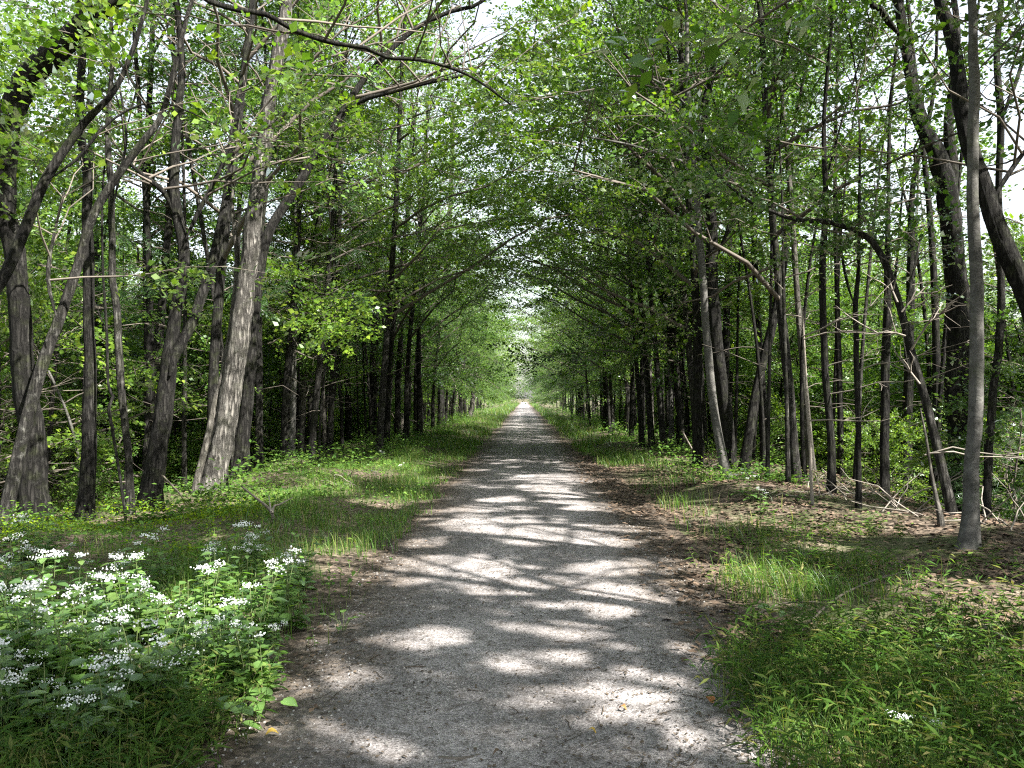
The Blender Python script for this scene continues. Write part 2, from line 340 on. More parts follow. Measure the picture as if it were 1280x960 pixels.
for _ in range(80): GAPS.append((rg.uniform(-1.4, 1.6), 3 + 8 * rg.random() ** .8, rg.uniform(.07, .20), rg.uniform(.07, .17)))
for _ in range(75): GAPS.append((rg.uniform(-2.2, 2.2), 7 + 26 * rg.random(), rg.uniform(.12, .5), rg.uniform(.12, .42)))
for _ in range(46): gap_3d(rg.uniform(-40, 420), rg.uniform(150, 600), rg.uniform(12, 24), rg.uniform(.4, 1.3))
for _ in range(40): gap_3d(rg.uniform(860, 1320), rg.uniform(200, 620), rg.uniform(12, 26), rg.uniform(.5, 1.4))
for _ in range(26): gap_3d(rg.uniform(300, 1000), rg.uniform(60, 420), rg.uniform(18, 40), rg.uniform(.8, 1.8))
GAPS = np.array(GAPS)
def carve(C, r, beams=True):
    """True for leaves that stay"""
    q = to0(C); keep = np.ones(len(C), bool)
    d = np.full(len(C), 9.0)
    for gx, gy, a, b in GAPS:
        d = np.minimum(d, ((q[:, 0] - gx) / a) ** 2 + ((q[:, 1] - gy) / b) ** 2)
    d = d * (1 + .45 * np.sin(5.1 * q[:, 0] + 2.3 * q[:, 1]) * np.sin(6.7 * q[:, 1] - 1.9 * q[:, 0] + 1)) - .35 * np.sin(13 * q[:, 0] + 1.0) * np.sin(11 * q[:, 1])
    hi = C[:, 2] > 6.5
    fl = np.sin(.9 * q[:, 0] + .6 * q[:, 1] + 1) * np.sin(.8 * q[:, 1] - .5 * q[:, 0]) + .6 * np.sin(2.3 * q[:, 0] - 1.7 * q[:, 1]) * np.sin(2.6 * q[:, 1] + .9 * q[:, 0] + 2)
    if beams: keep = ~(hi & (fl > .12) & ((np.abs(q[:, 0] - .1) > 2.4) | (q[:, 1] > 9)))
    return keep & ~(d < .72) & ~((d < 1.0) & (r.random(len(C)) < 0.96)) & ~((d < 1.5) & (r.random(len(C)) < 0.4))

# ------------------------------------------------------------------ foliage templates
def rot_from(X, up):
    X = norm(X); Yv = norm(np.cross(up, X)); Z = np.cross(X, Yv); return np.stack([X, Yv, Z], -1)
def leaf_quad(L, W):                                                 # base, side, tip, side: folded along the midrib
    return np.array([[0, 0, 0], [0.42 * L, -W / 2, 0.10 * W + .0], [L, 0, -0.12 * L], [0.42 * L, W / 2, 0.10 * W]])
def spray_template(r, n=24, length=0.62, L=0.092, W=0.062):
    out = []
    for i in range(n):
        t = (i + 0.5) / n; side = 1 if i % 2 else -1
        s = r.uniform(0.5, 1.3)
        q = leaf_quad(L * s, W * s)
        yaw = side * r.uniform(0.5, 1.25) * (1 - 0.5 * t); pitch = r.normal(-0.12, 0.38); roll = r.normal(0, 0.45)
        Rm = np.array(Matrix.Rotation(yaw, 3, 'Z') @ Matrix.Rotation(pitch, 3, 'Y') @ Matrix.Rotation(roll, 3, 'X'))
        p = np.array([t * length, side * abs(r.normal(0.05, 0.06)) * (1.2 - t), -0.16 * t * t * length + r.normal(0, 0.035)])
        out.append(q @ Rm.T + p)
    return np.array(out)                                             # n,4,3
def tuft_template(r, n=20, L=0.15, W=0.006):
    out = []
    for i in range(n):
        th = r.uniform(0, 6.28); a = r.uniform(0.25, 1.15)
        d = np.array([math.cos(a), math.sin(a) * math.cos(th), math.sin(a) * math.sin(th)])
        s = norm(np.cross(d, r.normal(0, 1, 3))) * W / 2
        b = np.array([r.uniform(0, 0.16), 0, 0]); l = L * r.uniform(.7, 1.1)
        out.append(np.array([b, b + d * l * .5 + s, b + d * l + np.array([0, 0, -.02]), b + d * l * .5 - s]))
    return np.array(out)
SPR = [spray_template(rng) for _ in range(6)]
SPR_BIG = [spray_template(rng, 22, 0.66, 0.084, 0.060) for _ in range(5)]
SPR_FINE = [spray_template(rng, 26, 0.70, 0.088, 0.062) for _ in range(5)]
SPR_HALF = [spray_template(rng, 12, 0.58, 0.12, 0.082) for _ in range(5)]
TUFT = [tuft_template(rng) for _ in range(5)]
def place(temps, pos, X, up, scale, r):
    """stamp foliage templates at pos, heading X -> leaves (n,4,3)"""
    Rm = rot_from(X, up); out = []
    which = r.integers(0, len(temps), len(pos))
    for k, T in enumerate(temps):
        s = which == k
        if s.any():
            v = np.einsum('nij,lqj->nlqi', Rm[s], T) * scale[s][:, None, None, None] + pos[s][:, None, None]
            out.append(v.reshape(-1, 4, 3))
    return np.concatenate(out)
def leaves_mesh(name, Lv, mat):
    return mesh_np(name, Lv.reshape(-1, 3), np.arange(len(Lv) * 4).reshape(-1, 4), mat)

# ------------------------------------------------------------------ tree growth
def grow(trunk, r, n1=16, n2=7, n3=5, h0=0.35, Lmax=3.6, Lmin=1.2, rise=0.5, temps=SPR, toward=None, bias=0.35, lsc=1.0, droop=-0.10, tw=None):
    """trunk: rows x y z radius. Returns branch tubes (verts, quads) and leaves (n,4,3)."""
    tp = catmull(trunk, 0.3); S = np.concatenate([[0], np.cumsum(np.linalg.norm(np.diff(tp[:, :3], axis=0), axis=1))]); S /= S[-1]
    f = h0 + (1 - h0) * ((np.arange(n1) + r.uniform(0.1, 0.9, n1)) / n1); f = np.minimum(f, 0.995)
    base = np.stack([np.interp(f, S, tp[:, i]) for i in range(4)], -1)
    phi = np.arange(n1) * 2.39996 + r.normal(0, 0.35, n1)
    el = rise * (0.45 + 0.9 * (f - h0) / (1 - h0)) + r.normal(0, 0.28, n1)
    d = np.stack([np.cos(phi) * np.cos(el), np.sin(phi) * np.cos(el), np.sin(el)], -1)
    u = (f - h0) / (1 - h0)
    L = (Lmin + (Lmax - Lmin) * np.sin(np.pi * np.clip(0.25 + 0.72 * u, 0, 1)) ** 0.8) * r.uniform(0.75, 1.2, n1)
    if toward is not None: L = L * (1 + bias * (d[:, :2] @ np.asarray(toward)))
    k = 7; t = np.linspace(0, 1, k)
    side = norm(np.cross(d, [0, 0, 1.0])); wig = r.normal(0, 0.11, (n1, k)) * L[:, None] * t[None]
    P1 = base[:, None, :3] + d[:, None] * (t[None, :, None] * L[:, None, None]) + side[:, None] * wig[..., None]
    P1[..., 2] += droop * L[:, None] * t[None] ** 2.2 + r.normal(0, .03, (n1, k)) * L[:, None] * t
    r1 = np.minimum(base[:, 3] * 0.62, 0.009 * L + 0.004)
    R1 = r1[:, None] * (1 - 0.86 * t[None])
    # secondaries
    m = n1 * n2; idx = np.repeat(np.arange(n1), n2)
    tt = np.tile((np.arange(n2) + 0.5) / n2, n1) * 0.82 + 0.18 + r.uniform(-.05, .05, m); tt = np.clip(tt, 0.1, 0.99)
    fi = tt * (k - 1); i0 = np.minimum(fi.astype(int), k - 2); fr = (fi - i0)[:, None]
    b2 = P1[idx, i0] * (1 - fr) + P1[idx, i0 + 1] * fr
    sg = np.where((np.arange(m) % 2) == 0, 1.0, -1.0); yaw = sg * r.uniform(0.45, 1.15, m) * (1.1 - 0.6 * tt)
    dd = d[idx]; c_, s_ = np.cos(yaw), np.sin(yaw)
    d2 = np.stack([dd[:, 0] * c_ - dd[:, 1] * s_, dd[:, 0] * s_ + dd[:, 1] * c_, dd[:, 2] * 0.5 + r.normal(0.0, 0.42, m)], -1); d2 = norm(d2)
    L2 = (0.35 + 0.42 * L[idx] * (1.05 - tt)) * r.uniform(0.7, 1.25, m)
    k2 = 4; t2 = np.linspace(0, 1, k2)
    P2 = b2[:, None] + d2[:, None] * (t2[None, :, None] * L2[:, None, None]); P2[..., 2] += -0.12 * L2[:, None] * t2 ** 2
    P2 += r.normal(0, 0.035, P2.shape) * t2[None, :, None]
    R2 = (0.0038 + 0.003 * L2)[:, None] * (1 - 0.75 * t2[None])
    m2 = tw(P2.mean(1)) & tw(P2[:, -1]) if tw else np.ones(m, bool)
    V, Q = cat([tubes(P1, R1, 5), tubes(P2[m2], R2[m2], 3)])
    # sprays
    q = m * n3; i2 = np.repeat(np.arange(m), n3)
    u3 = np.tile((np.arange(n3) + 0.6) / n3, m) + r.uniform(-.1, .1, q); u3 = np.clip(u3, 0.05, 1.0)
    p3 = P2[i2, 0] + (P2[i2, -1] - P2[i2, 0]) * u3[:, None]; p3[:, 2] += r.normal(0, .05, q)
    cn = np.sin(1.9 * p3[:, 0] + 1.3 * p3[:, 1] + .7) * np.sin(2.3 * p3[:, 2] - .8 * p3[:, 0]) + np.sin(2.1 * p3[:, 1] - 1.7 * p3[:, 2] + 2) * np.sin(1.5 * p3[:, 0] + 2.6 * p3[:, 2])
    ok = cn + r.normal(0, .35, q) > -.28; p3 = p3[ok]; i2 = i2[ok]; q = len(p3)
    yw = r.normal(0, 0.8, q); c_, s_ = np.cos(yw), np.sin(yw); dd = d2[i2]
    d3 = np.stack([dd[:, 0] * c_ - dd[:, 1] * s_, dd[:, 0] * s_ + dd[:, 1] * c_, dd[:, 2] * .5 + r.normal(-0.05, 0.22, q)], -1)
    up = np.stack([r.normal(0, .5, q), r.normal(0, .5, q), np.ones(q)], -1)
    Lv = place(temps, p3, d3, up, r.uniform(0.6, 1.25, q) * lsc, r)
    return (V, Q), Lv

def extend_top(rows, H, r, bend=None):
    """carry a traced trunk on above the frame to height H"""
    p = np.array(rows[-1]); d = norm(np.array(rows[-1][:3]) - np.array(rows[-2][:3])); out = list(rows)
    n = 4; L = max(0.8, (H - p[2]) / n)
    for i in range(n):
        d = norm(d * 0.7 + np.array([r.normal(0, .12), r.normal(0, .12), 0.55]))
        q = out[-1][:3] + d * L
        out.append(np.array([*q, max(0.012, p[3] * (1 - (i + 1) / (n + 0.15)))]))
    return out

def trace(pts, Y, dY=0.0):
    """pixel polyline (px, py, width px) -> rows in the world at depth Y (leaning dY away over its length)"""
    out = []
    for i, (px, py, wd) in enumerate(pts):
        yy = Y + dY * i / max(1, len(pts) - 1)
        q = P(px, py, yy); out.append(np.array([*q, 0.74 * wd * yy / F / 2]))
    return out

def hero(name, label, cat_, pts, Y, dY=0.0, bark=M_BARK, leaf=M_LEAF, H=13, limbs=(), crown=None, seed=0, sides=18, top=True, rough=0.1, group=None, flare=0.5, dead=0):
    r = np.random.default_rng(1000 + seed)
    rows = trace(pts, Y, dY)
    b = rows[0]; g = float(gz(b[0], b[1])) - 0.12
    if b[2] > g + 0.02:                                              # root the trunk in the ground
        d = b[:3] - rows[1][:3]; s = min((b[2] - g) / max(-d[2], 0.05), 3.0)
        rows = [np.array([b[0] + d[0] * s * .6, b[1] + d[1] * s, g, b[3] * 1.05])] + rows
    root = empty(name, (0, 0, 0), label, cat_, group)
    org = np.array([rows[0][0], rows[0][1], float(gz(rows[0][0], rows[0][1]))]); root.location = org
    loc = lambda A: A - org
    full = extend_top(rows, H, r) if top else rows
    V, Q, c = bark_tube(full, sides, 0.11 if Y < 14 else 0.2, rough, flare, r=r)
    link('trunk', mesh_np('trunk', loc(V), Q, bark, True), root)
    trunks = [full]
    for lp in limbs:
        pts2, Y2, dY2, grows = lp
        lr = trace(pts2, Y2, dY2)
        if grows: lr = extend_top(lr, max(H - 1.5, lr[-1][2] + 3), r)
        lr[0] = lr[0] * np.array([1, 1, 1, .2]); V, Q, _ = bark_tube(lr, max(8, sides - 6), 0.14, rough, 0, r=r)
        link('branch', mesh_np('branch', loc(V), Q, bark, True), root)
        trunks.append(lr)
    if crown is not None:
        bt, lv = [], []
        for i, tr in enumerate(trunks):
            kw = dict(crown)
            if i:
                kw['n1'] = max(5, int(kw.get('n1', 14) * 0.55)); kw['h0'] = 0.3; kw['Lmax'] = kw.get('Lmax', 3.4) * 0.8
            tw = np.array([-np.sign(org[0]), 0.0])
            b_, l_ = grow(np.array(tr), r, toward=tw, tw=lambda C: carve(C, r, False), **kw)
            bt.append(b_); lv.append(l_)
        V, Q = cat(bt); lv = np.concatenate(lv)
        lv = lv[carve(lv.mean(1), r)]
        cr = link('crown', leaves_mesh('crown', loc(lv), leaf), root, 'stuff')
        link('twigs', mesh_np('twigs', loc(V), Q, M_TWIG, True), cr, 'stuff')
    if dead:
        tr = catmull(rows, 0.2)
        for i in range(dead):
            s = tr[int(r.uniform(0.2, 0.95) * (len(tr) - 1))]; a = r.uniform(-2.2, 0.5); L = r.uniform(0.8, 2.0)
            t = np.linspace(0, 1, 6)[:, None]
            dv = np.array([math.cos(a), math.sin(a), r.uniform(-.1, .35)])
            pts3 = s[:3] + dv * t * L + np.array([0, 0, -0.25 * L]) * t ** 2 + np.array([0, 0, .18 * L]) * t ** 4 + r.normal(0, .02, (6, 3))
            segs = [tubes(pts3[None], np.array([np.linspace(.012, .003, 6)]), 5)]
            for _ in range(5):
                j = r.integers(2, 6); e = pts3[j] + (dv * .6 + r.normal(0, .5, 3)) * r.uniform(.2, .5)
                segs.append(tubes(np.array([[pts3[j], (pts3[j] + e) / 2 + r.normal(0, .02, 3), e]]), np.array([[.005, .004, .002]]), 4))
            V, Q = cat(segs); link('dead_branch', mesh_np('dead_branch', loc(V), Q, M_DEAD, True), root)
    return root

exec_heroes = []
BIG = dict(rise=.8, n1=19, n2=7, n3=7, h0=0.42, Lmax=4.0, Lmin=1.6, temps=SPR_BIG)
MID = dict(rise=.75, n1=16, n2=6, n3=6, h0=0.42, Lmax=3.2, Lmin=1.2, temps=SPR_BIG)
SML = dict(rise=.7, n1=12, n2=5, n3=4, h0=0.45, Lmax=2.2, Lmin=0.8, temps=SPR_BIG)
LOW = dict(n1=20, n2=7, n3=5, h0=0.25, Lmax=3.4, Lmin=1.4, temps=SPR_BIG)

# ---- left of the path, nearest first
hero('tree', 'thick trunk at the left edge bending into a heavy limb that leans right', 'tree',
     [(46, 672, 46), (40, 560, 40), (27, 430, 36), (20, 330, 33), (6, 250, 36), (8, 170, 40), (28, 105, 40), (72, 60, 38), (135, 4, 32), (190, -50, 26)], 10, -0.6,
     M_BARK_D, M_LEAF_B, 12, [([(190, -50, 13), (240, -16, 11), (262, 2, 10), (300, 13, 9.5), (333, 18, 9), (373, 40, 8.5), (420, 55, 8), (457, 60, 7), (482, 71, 6.5), (526, 75, 6), (570, 87, 5), (599, 102, 4), (639, 131, 2.5)], 9.4, 1.6, False)],
     dict(BIG, h0=.66), 1, 22)
hero('tree', 'slender grey trunk leaning right in front of the thick trunk at left edge', 'tree',
     [(4, 660, 22), (14, 610, 21), (33, 530, 20), (51, 465, 19), (69, 410, 17), (95, 337, 15), (113, 280, 14), (138, 233, 13), (175, 182, 12), (204, 138, 10)], 9.4, 0.8,
     M_BARK, M_LEAF_B, 10, [([(72, 402, 9), (60, 350, 7), (66, 300, 5), (80, 240, 4)], 9.5, 0.3, False)], dict(MID, h0=.82, Lmax=2.4), 2, 18)
hero('tree', 'dark curved leaning stem that enters from the left edge and rises to the right', 'tree',
     [(-130, 640, 22), (-60, 450, 20), (-12, 370, 19), (8, 340, 18), (30, 290, 17), (62, 218, 15), (102, 157, 12), (153, 95, 8)], 7.2, 0.4,
     M_BARK_D, M_LEAF_B, 9, [([(58, 226, 7), (95, 200, 5), (140, 150, 4), (200, 128, 3), (280, 160, 2)], 7.4, 0.3, False)], dict(SML, h0=.85, Lmax=1.6), 3, 16)
hero('tree', 'straight dark trunk standing between the slender leaner and the slim trunk with lit foot', 'tree',
     [(104, 662, 30), (107, 625, 25), (110, 563, 24), (113, 476, 19), (111, 403, 17), (111, 330, 17), (109, 219, 15), (99, 146, 14), (104, 60, 12), (100, 0, 11)], 10.6, 0.3,
     M_BARK_D, M_LEAF, 13, [], dict(MID, h0=.58), 4, 20)
hero('tree', 'slim dark trunk with a pale lit foot close left of the forked trunk', 'tree',
     [(164, 655, 15), (163, 620, 13), (160, 567, 12), (151, 476, 13), (146, 388, 12), (140, 337, 11), (140, 255, 10), (135, 164, 9), (140, 80, 7)], 10.9, 0.2,
     M_BARK, M_LEAF, 11, [([(141, 262, 6), (150, 215, 5), (158, 170, 4), (150, 110, 3)], 10.9, 0.3, False)], dict(MID, h0=.6), 5, 16)
hero('sapling', 'thin kinked stem twisting upward beside the slim trunk with the pale foot', 'sapling',
     [(156, 640, 4.5), (149, 590, 4.5), (140, 534, 5), (136, 510, 5.5), (141, 495, 5), (135, 480, 4.5), (133, 403, 4.5), (129, 337, 4), (128, 250, 3.5), (133, 180, 3)], 10.4, 0.2,
     M_BARK_D, M_LEAF, 7, [], None, 6, 8, False, flare=0.1)
hero('tree', 'dark trunk forking into two limbs above head height at left with flaking bark', 'tree',
     [(186, 642, 38), (189, 610, 33), (197, 556, 30), (206, 494, 29), (212, 455, 26), (216, 414, 22), (226, 359, 20), (231, 321, 19), (219, 255, 18), (218, 190, 15), (222, 146, 13), (228, 70, 10)], 11.5, 0.4,
     M_BARK_D, M_LEAF_B, 13, [([(212, 470, 20), (222, 440, 18), (238, 410, 17), (252, 370, 17), (266, 330, 16), (281, 255, 14), (288, 204, 11)], 11.5, 0.8, True),
                      ([(214, 262, 12), (205, 240, 9), (182, 222, 7), (158, 200, 5)], 11.6, -0.4, False),
                      ([(232, 300, 11), (245, 270, 8), (262, 237, 7), (283, 195, 6), (292, 150, 4)], 11.6, 0.3, False)], dict(MID, h0=.6), 7, 20)
hero('tree', 'large sunlit trunk with shaggy flaking bark at the left verge, the brightest trunk there', 'tree',
     [(264, 626, 44), (268, 600, 37), (281, 542, 34), (292, 476, 33), (303, 403, 31), (310, 330, 29), (322, 237, 26), (333, 146, 24), (347, 73, 22), (358, 8, 20)], 13, 0.4,
     M_BARK_S, M_LEAF, 16, [([(352, 112, 9), (380, 85, 7), (410, 55, 5)], 13.2, 0.4, False)], dict(BIG, h0=.56), 8, 22, rough=0.13)
hero('tree', 'pale thin trunk leaning against the large sunlit shaggy trunk from its left', 'tree',
     [(241, 632, 13), (247, 600, 12), (259, 549, 11), (270, 500, 10), (281, 458, 10), (290, 400, 9), (296, 330, 8), (290, 240, 7)], 12.8, 0.6, M_BARK_P, M_LEAF, 10, [], SML, 9, 14)
hero('tree', 'dark trunk behind the shaggy sunlit one whose limbs arch right over the path', 'tree',
     [(299, 600, 26), (302, 560, 22), (308, 500, 20), (317, 421, 19), (322, 350, 18), (336, 292, 17), (362, 248, 15), (384, 211, 14), (409, 171, 13), (427, 142, 12), (453, 102, 10), (475, 77, 9), (519, 36, 8), (562, 15, 7), (602, 2, 6)], 15.2, 0.8,
     M_BARK_D, M_LEAF, 14, [([(430, 140, 9), (455, 125, 8), (482, 117, 7), (519, 107, 6.5), (562, 98, 5.5), (600, 92, 4)], 15.8, -0.5, False),
                      ([(318, 400, 13), (322, 310, 12), (330, 240, 11), (340, 150, 9)], 15.4, .6, True)], dict(BIG, h0=.5), 10, 18)
lm = [((325, 590, 13), 'dark slim trunk just right of the shaggy sunlit trunk', 18, M_BARK_D, 0, -4), ((365, 580, 11), 'grey trunk with bare whitish dead branches left of the path', 20, M_BARK_G, 9, 4),
      ((376, 572, 10), 'slender grey trunk leaning right beside the one with bare dead branches', 22, M_BARK_P, 4, 22), ((388, 566, 10), 'dark trunk third in the grey cluster left of the path', 24, M_BARK_D, 4, 6),
      ((405, 566, 6), 'thin pale stem right of the grey trunk cluster', 24, M_BARK_P, 2, -6), ((436, 552, 11), 'dark straight trunk behind the curved fallen log', 31, M_BARK_D, 3, -14),
      ((465, 550, 13), 'stout dark trunk at the right end of the curved fallen log', 31, M_BARK_D, 2, 8), ((496, 548, 9), 'dark trunk beside the short pale snag on the left side', 32, M_BARK_D, 2, 14),
      ((525, 540, 9), 'dark trunk between the snag and the white lit trunk', 38, M_BARK_D, 1, 6), ((551, 533, 11), 'dark trunk close to left grass verge, a little before the white lit one', 46, M_BARK_D, 1, 12)]
for i, ((px, py, wd), lab, Y, bk, dd, lean) in enumerate(lm):
    ob = hero('tree', lab, 'tree', [(px, py, wd * 1.15), (px + lean * .1, py - 60, wd), (px + lean * .5, py - 160, wd * .9), (px + lean, py - 280, wd * .75), (px + lean * 1.3, py - 380, wd * .5)], Y, 0.4,
         bk, M_LEAF, 15, [], dict(MID, h0=0.40, Lmax=2.8, n1=14), 20 + i, 12, dead=dd, flare=.4)
    if i == 1: DEADTREE = [ob]
hero('tree', 'white sunlit trunk standing at the grass edge far down the left side', 'tree',
     [(586, 526, 9), (590, 505, 8), (593, 476, 7), (598, 440, 6), (603, 390, 5)], 60, .5, M_BARK_P, M_LEAF, 12, [], dict(MID, h0=0.5), 40, 12)

# ---- right of the path
hero('tree', 'straight smooth grey trunk in front at the right, nearest of that side', 'tree',
     [(1209, 708, 26), (1211, 680, 23), (1216, 586, 21), (1219, 501, 21), (1221, 415, 20), (1218, 330, 19.5), (1215, 219, 18), (1218, 109, 17), (1215, 0, 13), (1214, -60, 12)], 8, 0.1,
     M_BARK_G, M_LEAF, 11, [([(1218, 92, 5), (1240, 70, 4), (1266, 45, 3), (1300, 10, 2)], 8, -.4, False)], dict(MID, h0=0.75), 50, 18, rough=0.10, flare=1.3)
hero('tree', 'massive dark tree behind the smooth grey trunk, forking widely high up', 'tree',
     [(1210, 640, 46), (1203, 590, 38), (1198, 509, 35), (1197, 415, 34), (1194, 328, 33), (1187, 262, 34), (1179, 219, 33), (1164, 175, 26), (1146, 138, 24), (1139, 91, 18), (1127, 36, 16), (1118, -20, 14)], 13, 0.5,
     M_BARK_D, M_LEAF, 15, [([(1188, 262, 26), (1190, 215, 20), (1186, 160, 15), (1190, 100, 13), (1196, 40, 11)], 13.3, 0.5, True),
                      ([(1128, 48, 12), (1112, 28, 11), (1100, 11, 10), (1080, -6, 9)], 13.4, -.4, True)], dict(BIG, h0=.62), 51, 22, rough=.13)
hero('tree', 'heavy dark trunk leaning in from the right edge behind the smooth grey trunk', 'tree',
     [(1345, 600, 34), (1318, 480, 32), (1288, 385, 31), (1268, 335, 30), (1246, 280, 28), (1230, 235, 26), (1215, 190, 25), (1203, 140, 24), (1197, 91, 22), (1188, 36, 20), (1174, -8, 18)], 9.6, 0.6,
     M_BARK_D, M_LEAF_D, 12, [([(1238, 255, 10), (1256, 225, 8), (1280, 190, 7), (1310, 160, 5)], 9.8, .2, False)], dict(BIG, h0=.66), 52, 22, rough=.12)
hero('tree', 'dark mid-sized trunk right of the smooth grey one, branching into a Y near the top', 'tree',
     [(1233, 672, 14), (1235, 586, 13), (1242, 480, 12), (1250, 415, 12), (1250, 330, 11), (1248, 226, 11), (1251, 146, 12), (1246, 73, 10), (1251, 0, 9)], 11.8, 0.3,
     M_BARK, M_LEAF_D, 12, [([(1251, 150, 8), (1262, 124, 7), (1277, 80, 6), (1290, 20, 5)], 11.9, .2, True)], dict(MID, h0=.6), 53, 14)
ob = hero('tree', 'mossy trunk leaning left with a long arm arching over toward the path', 'tree',
     [(1192, 668, 16), (1188, 632, 15), (1174, 569, 14), (1156, 501, 13), (1139, 437, 12), (1126, 385, 12), (1110, 335, 11.5), (1091, 302, 10), (1069, 288, 9.5), (1033, 277, 8.5), (996, 275, 7), (968, 266, 6), (939, 253, 5), (906, 228, 4), (888, 205, 3)], 10, 1.2,
     M_BARK, M_LEAF_D, 6, [([(1130, 395, 5), (1140, 350, 4), (1150, 300, 3)], 10, .2, False)], dict(SML, h0=.55, n1=9, Lmax=1.1, Lmin=.5), 54, 16, False)
DEADTREE.append(ob)
hero('snag', 'pale peeling snag lit at its foot below the leaning mossy trunk', 'snag',
     [(1177, 692, 13), (1176, 650, 11), (1170, 620, 7), (1164, 590, 5), (1157, 545, 4), (1150, 510, 2.5)], 9.3, .3, M_BARK_P, M_LEAF, 5, [], None, 55, 12, False, dead=3, flare=.3)
hero('tree', 'dark slender trunk forking into thin uprights on the right, left of the leaning mossy trunk', 'tree',
     [(1073, 646, 10), (1073, 600, 9), (1072, 501, 9), (1069, 394, 8.5), (1070, 370, 8), (1073, 330, 6), (1074, 250, 5)], 11.3, .3, M_BARK_D, M_LEAF_D, 9,
     [([(1069, 385, 6), (1058, 350, 5), (1050, 300, 4), (1046, 240, 3)], 11.4, .2, False)], dict(SML, h0=.5), 56, 12, dead=3)
hero('tree', 'dark trunk with rough bark standing behind the pale broken stem on the right', 'tree',
     [(1040, 634, 15), (1038, 543, 13), (1031, 458, 12), (1028, 351, 11), (1032, 250, 9), (1030, 150, 7)], 12.6, .2, M_BARK_D, M_LEAF_D, 12, [], MID, 57, 14, dead=4)
hero('broken_stem', 'pale broken stem standing on the right bank among brushwood', 'snag',
     [(1016, 646, 6.5), (1014, 600, 5.5), (1012, 550, 5), (1009, 501, 4.5), (1006, 440, 3.5), (1003, 385, 2.5)], 11.2, .1, M_DEAD, M_LEAF, 5, [], None, 58, 10, False, dead=3, flare=.1)
hero('tree', 'smooth grey trunk leaning left at the right verge with its sunlit flank', 'tree',
     [(909, 600, 18), (905, 580, 15), (896, 534, 14), (888, 476, 14), (882, 403, 13), (877, 330, 12.5), (870, 237, 11), (862, 146, 10), (859, 91, 8), (858, 20, 6)], 16.2, .3,
     M_BARK_G, M_LEAF_D, 14, [([(866, 210, 6), (855, 203, 5.5), (815, 190, 5), (778, 179, 4), (735, 171, 2.5)], 16.3, -.6, False), ([(861, 135, 5), (845, 118, 4.5), (829, 106, 4), (800, 90, 3)], 16.4, -.4, False)], dict(MID, h0=.4), 59, 16, rough=.05, flare=.5)
hero('tree', 'thick dark trunk directly behind the smooth grey leaner at the right verge', 'tree',
     [(913, 592, 26), (910, 540, 22), (902, 476, 21), (893, 385, 20), (890, 328, 19), (888, 255, 17), (880, 146, 14), (890, 91, 11), (905, 20, 8)], 18, .3,
     M_BARK_D, M_LEAF_D, 15, [([(892, 330, 10), (915, 270, 8), (930, 200, 6)], 18.2, .3, True)], BIG, 60, 16)
hero('tree', 'dark trunk slanting up to the right, right of the grey leaner', 'tree',
     [(928, 600, 19), (934, 560, 17), (943, 501, 16), (961, 421, 15), (976, 359, 13), (985, 280, 10), (990, 180, 7)], 17.4, .4, M_BARK_D, M_LEAF_D, 13, [], MID, 61, 14)
hero('tree', 'dark forked trunk with a sunlit flank further along the right verge', 'tree',
     [(856, 568, 16), (852, 530, 14), (846, 476, 14), (838, 403, 14), (828, 370, 13), (815, 339, 11), (806, 273, 9), (800, 219, 7), (797, 150, 5)], 24, .4,
     M_BARK, M_LEAF_D, 14, [([(838, 390, 8), (838, 330, 7), (838, 260, 6), (842, 200, 5)], 24, .3, True)], dict(MID, h0=.38), 62, 14)
rm = [((839, 563, 8), 'slim grey trunk just left of the forked one with the sunlit flank', 25, M_BARK_G, 0, -6), ((815, 552, 6), 'thin lit grey stem on the right verge', 30, M_BARK_P, 1, -10),
      ((785, 544, 10), 'stout dark trunk before the thin lit stem on the right verge', 35, M_BARK_D, 0, -10), ((793, 540, 8), 'dark trunk leaning left beside a stout one on the right verge', 37, M_BARK_D, 1, -22),
      ((761, 530, 7), 'straight dark trunk near the crossed pale sticks on the right', 48, M_BARK_D, 2, -2), ((728, 521, 7), 'last clear dark trunk at the far end of right verge', 62, M_BARK_D, 0, 2),
      ((960, 606, 6), 'thin dark stem right of the slanting dark trunk', 14.5, M_BARK_D, 2, 4), ((985, 612, 7), 'slender dark stem in the brush left of the pale broken stem', 14, M_BARK, 3, -6),
      ((1105, 640, 15), 'dark short-crowned trunk in shade behind the fork with thin uprights', 14.5, M_BARK_D, 1, 4), ((1133, 610, 17), 'broad dark trunk behind the mossy leaner', 17, M_BARK_D, 0, 6)]
for i, ((px, py, wd), lab, Y, bk, dd, lean) in enumerate(rm):
    hero('tree', lab, 'tree', [(px, py, wd * 1.15), (px + lean * .1, py - 60, wd), (px + lean * .5, py - 160, wd * .9), (px + lean, py - 280, wd * .75), (px + lean * 1.3, py - 380, wd * .5)], Y, 0.4,
         bk, M_LEAF_D, 14, [], dict(MID, h0=0.38, Lmax=2.8, n1=14), 70 + i, 12, dead=dd, flare=.4)

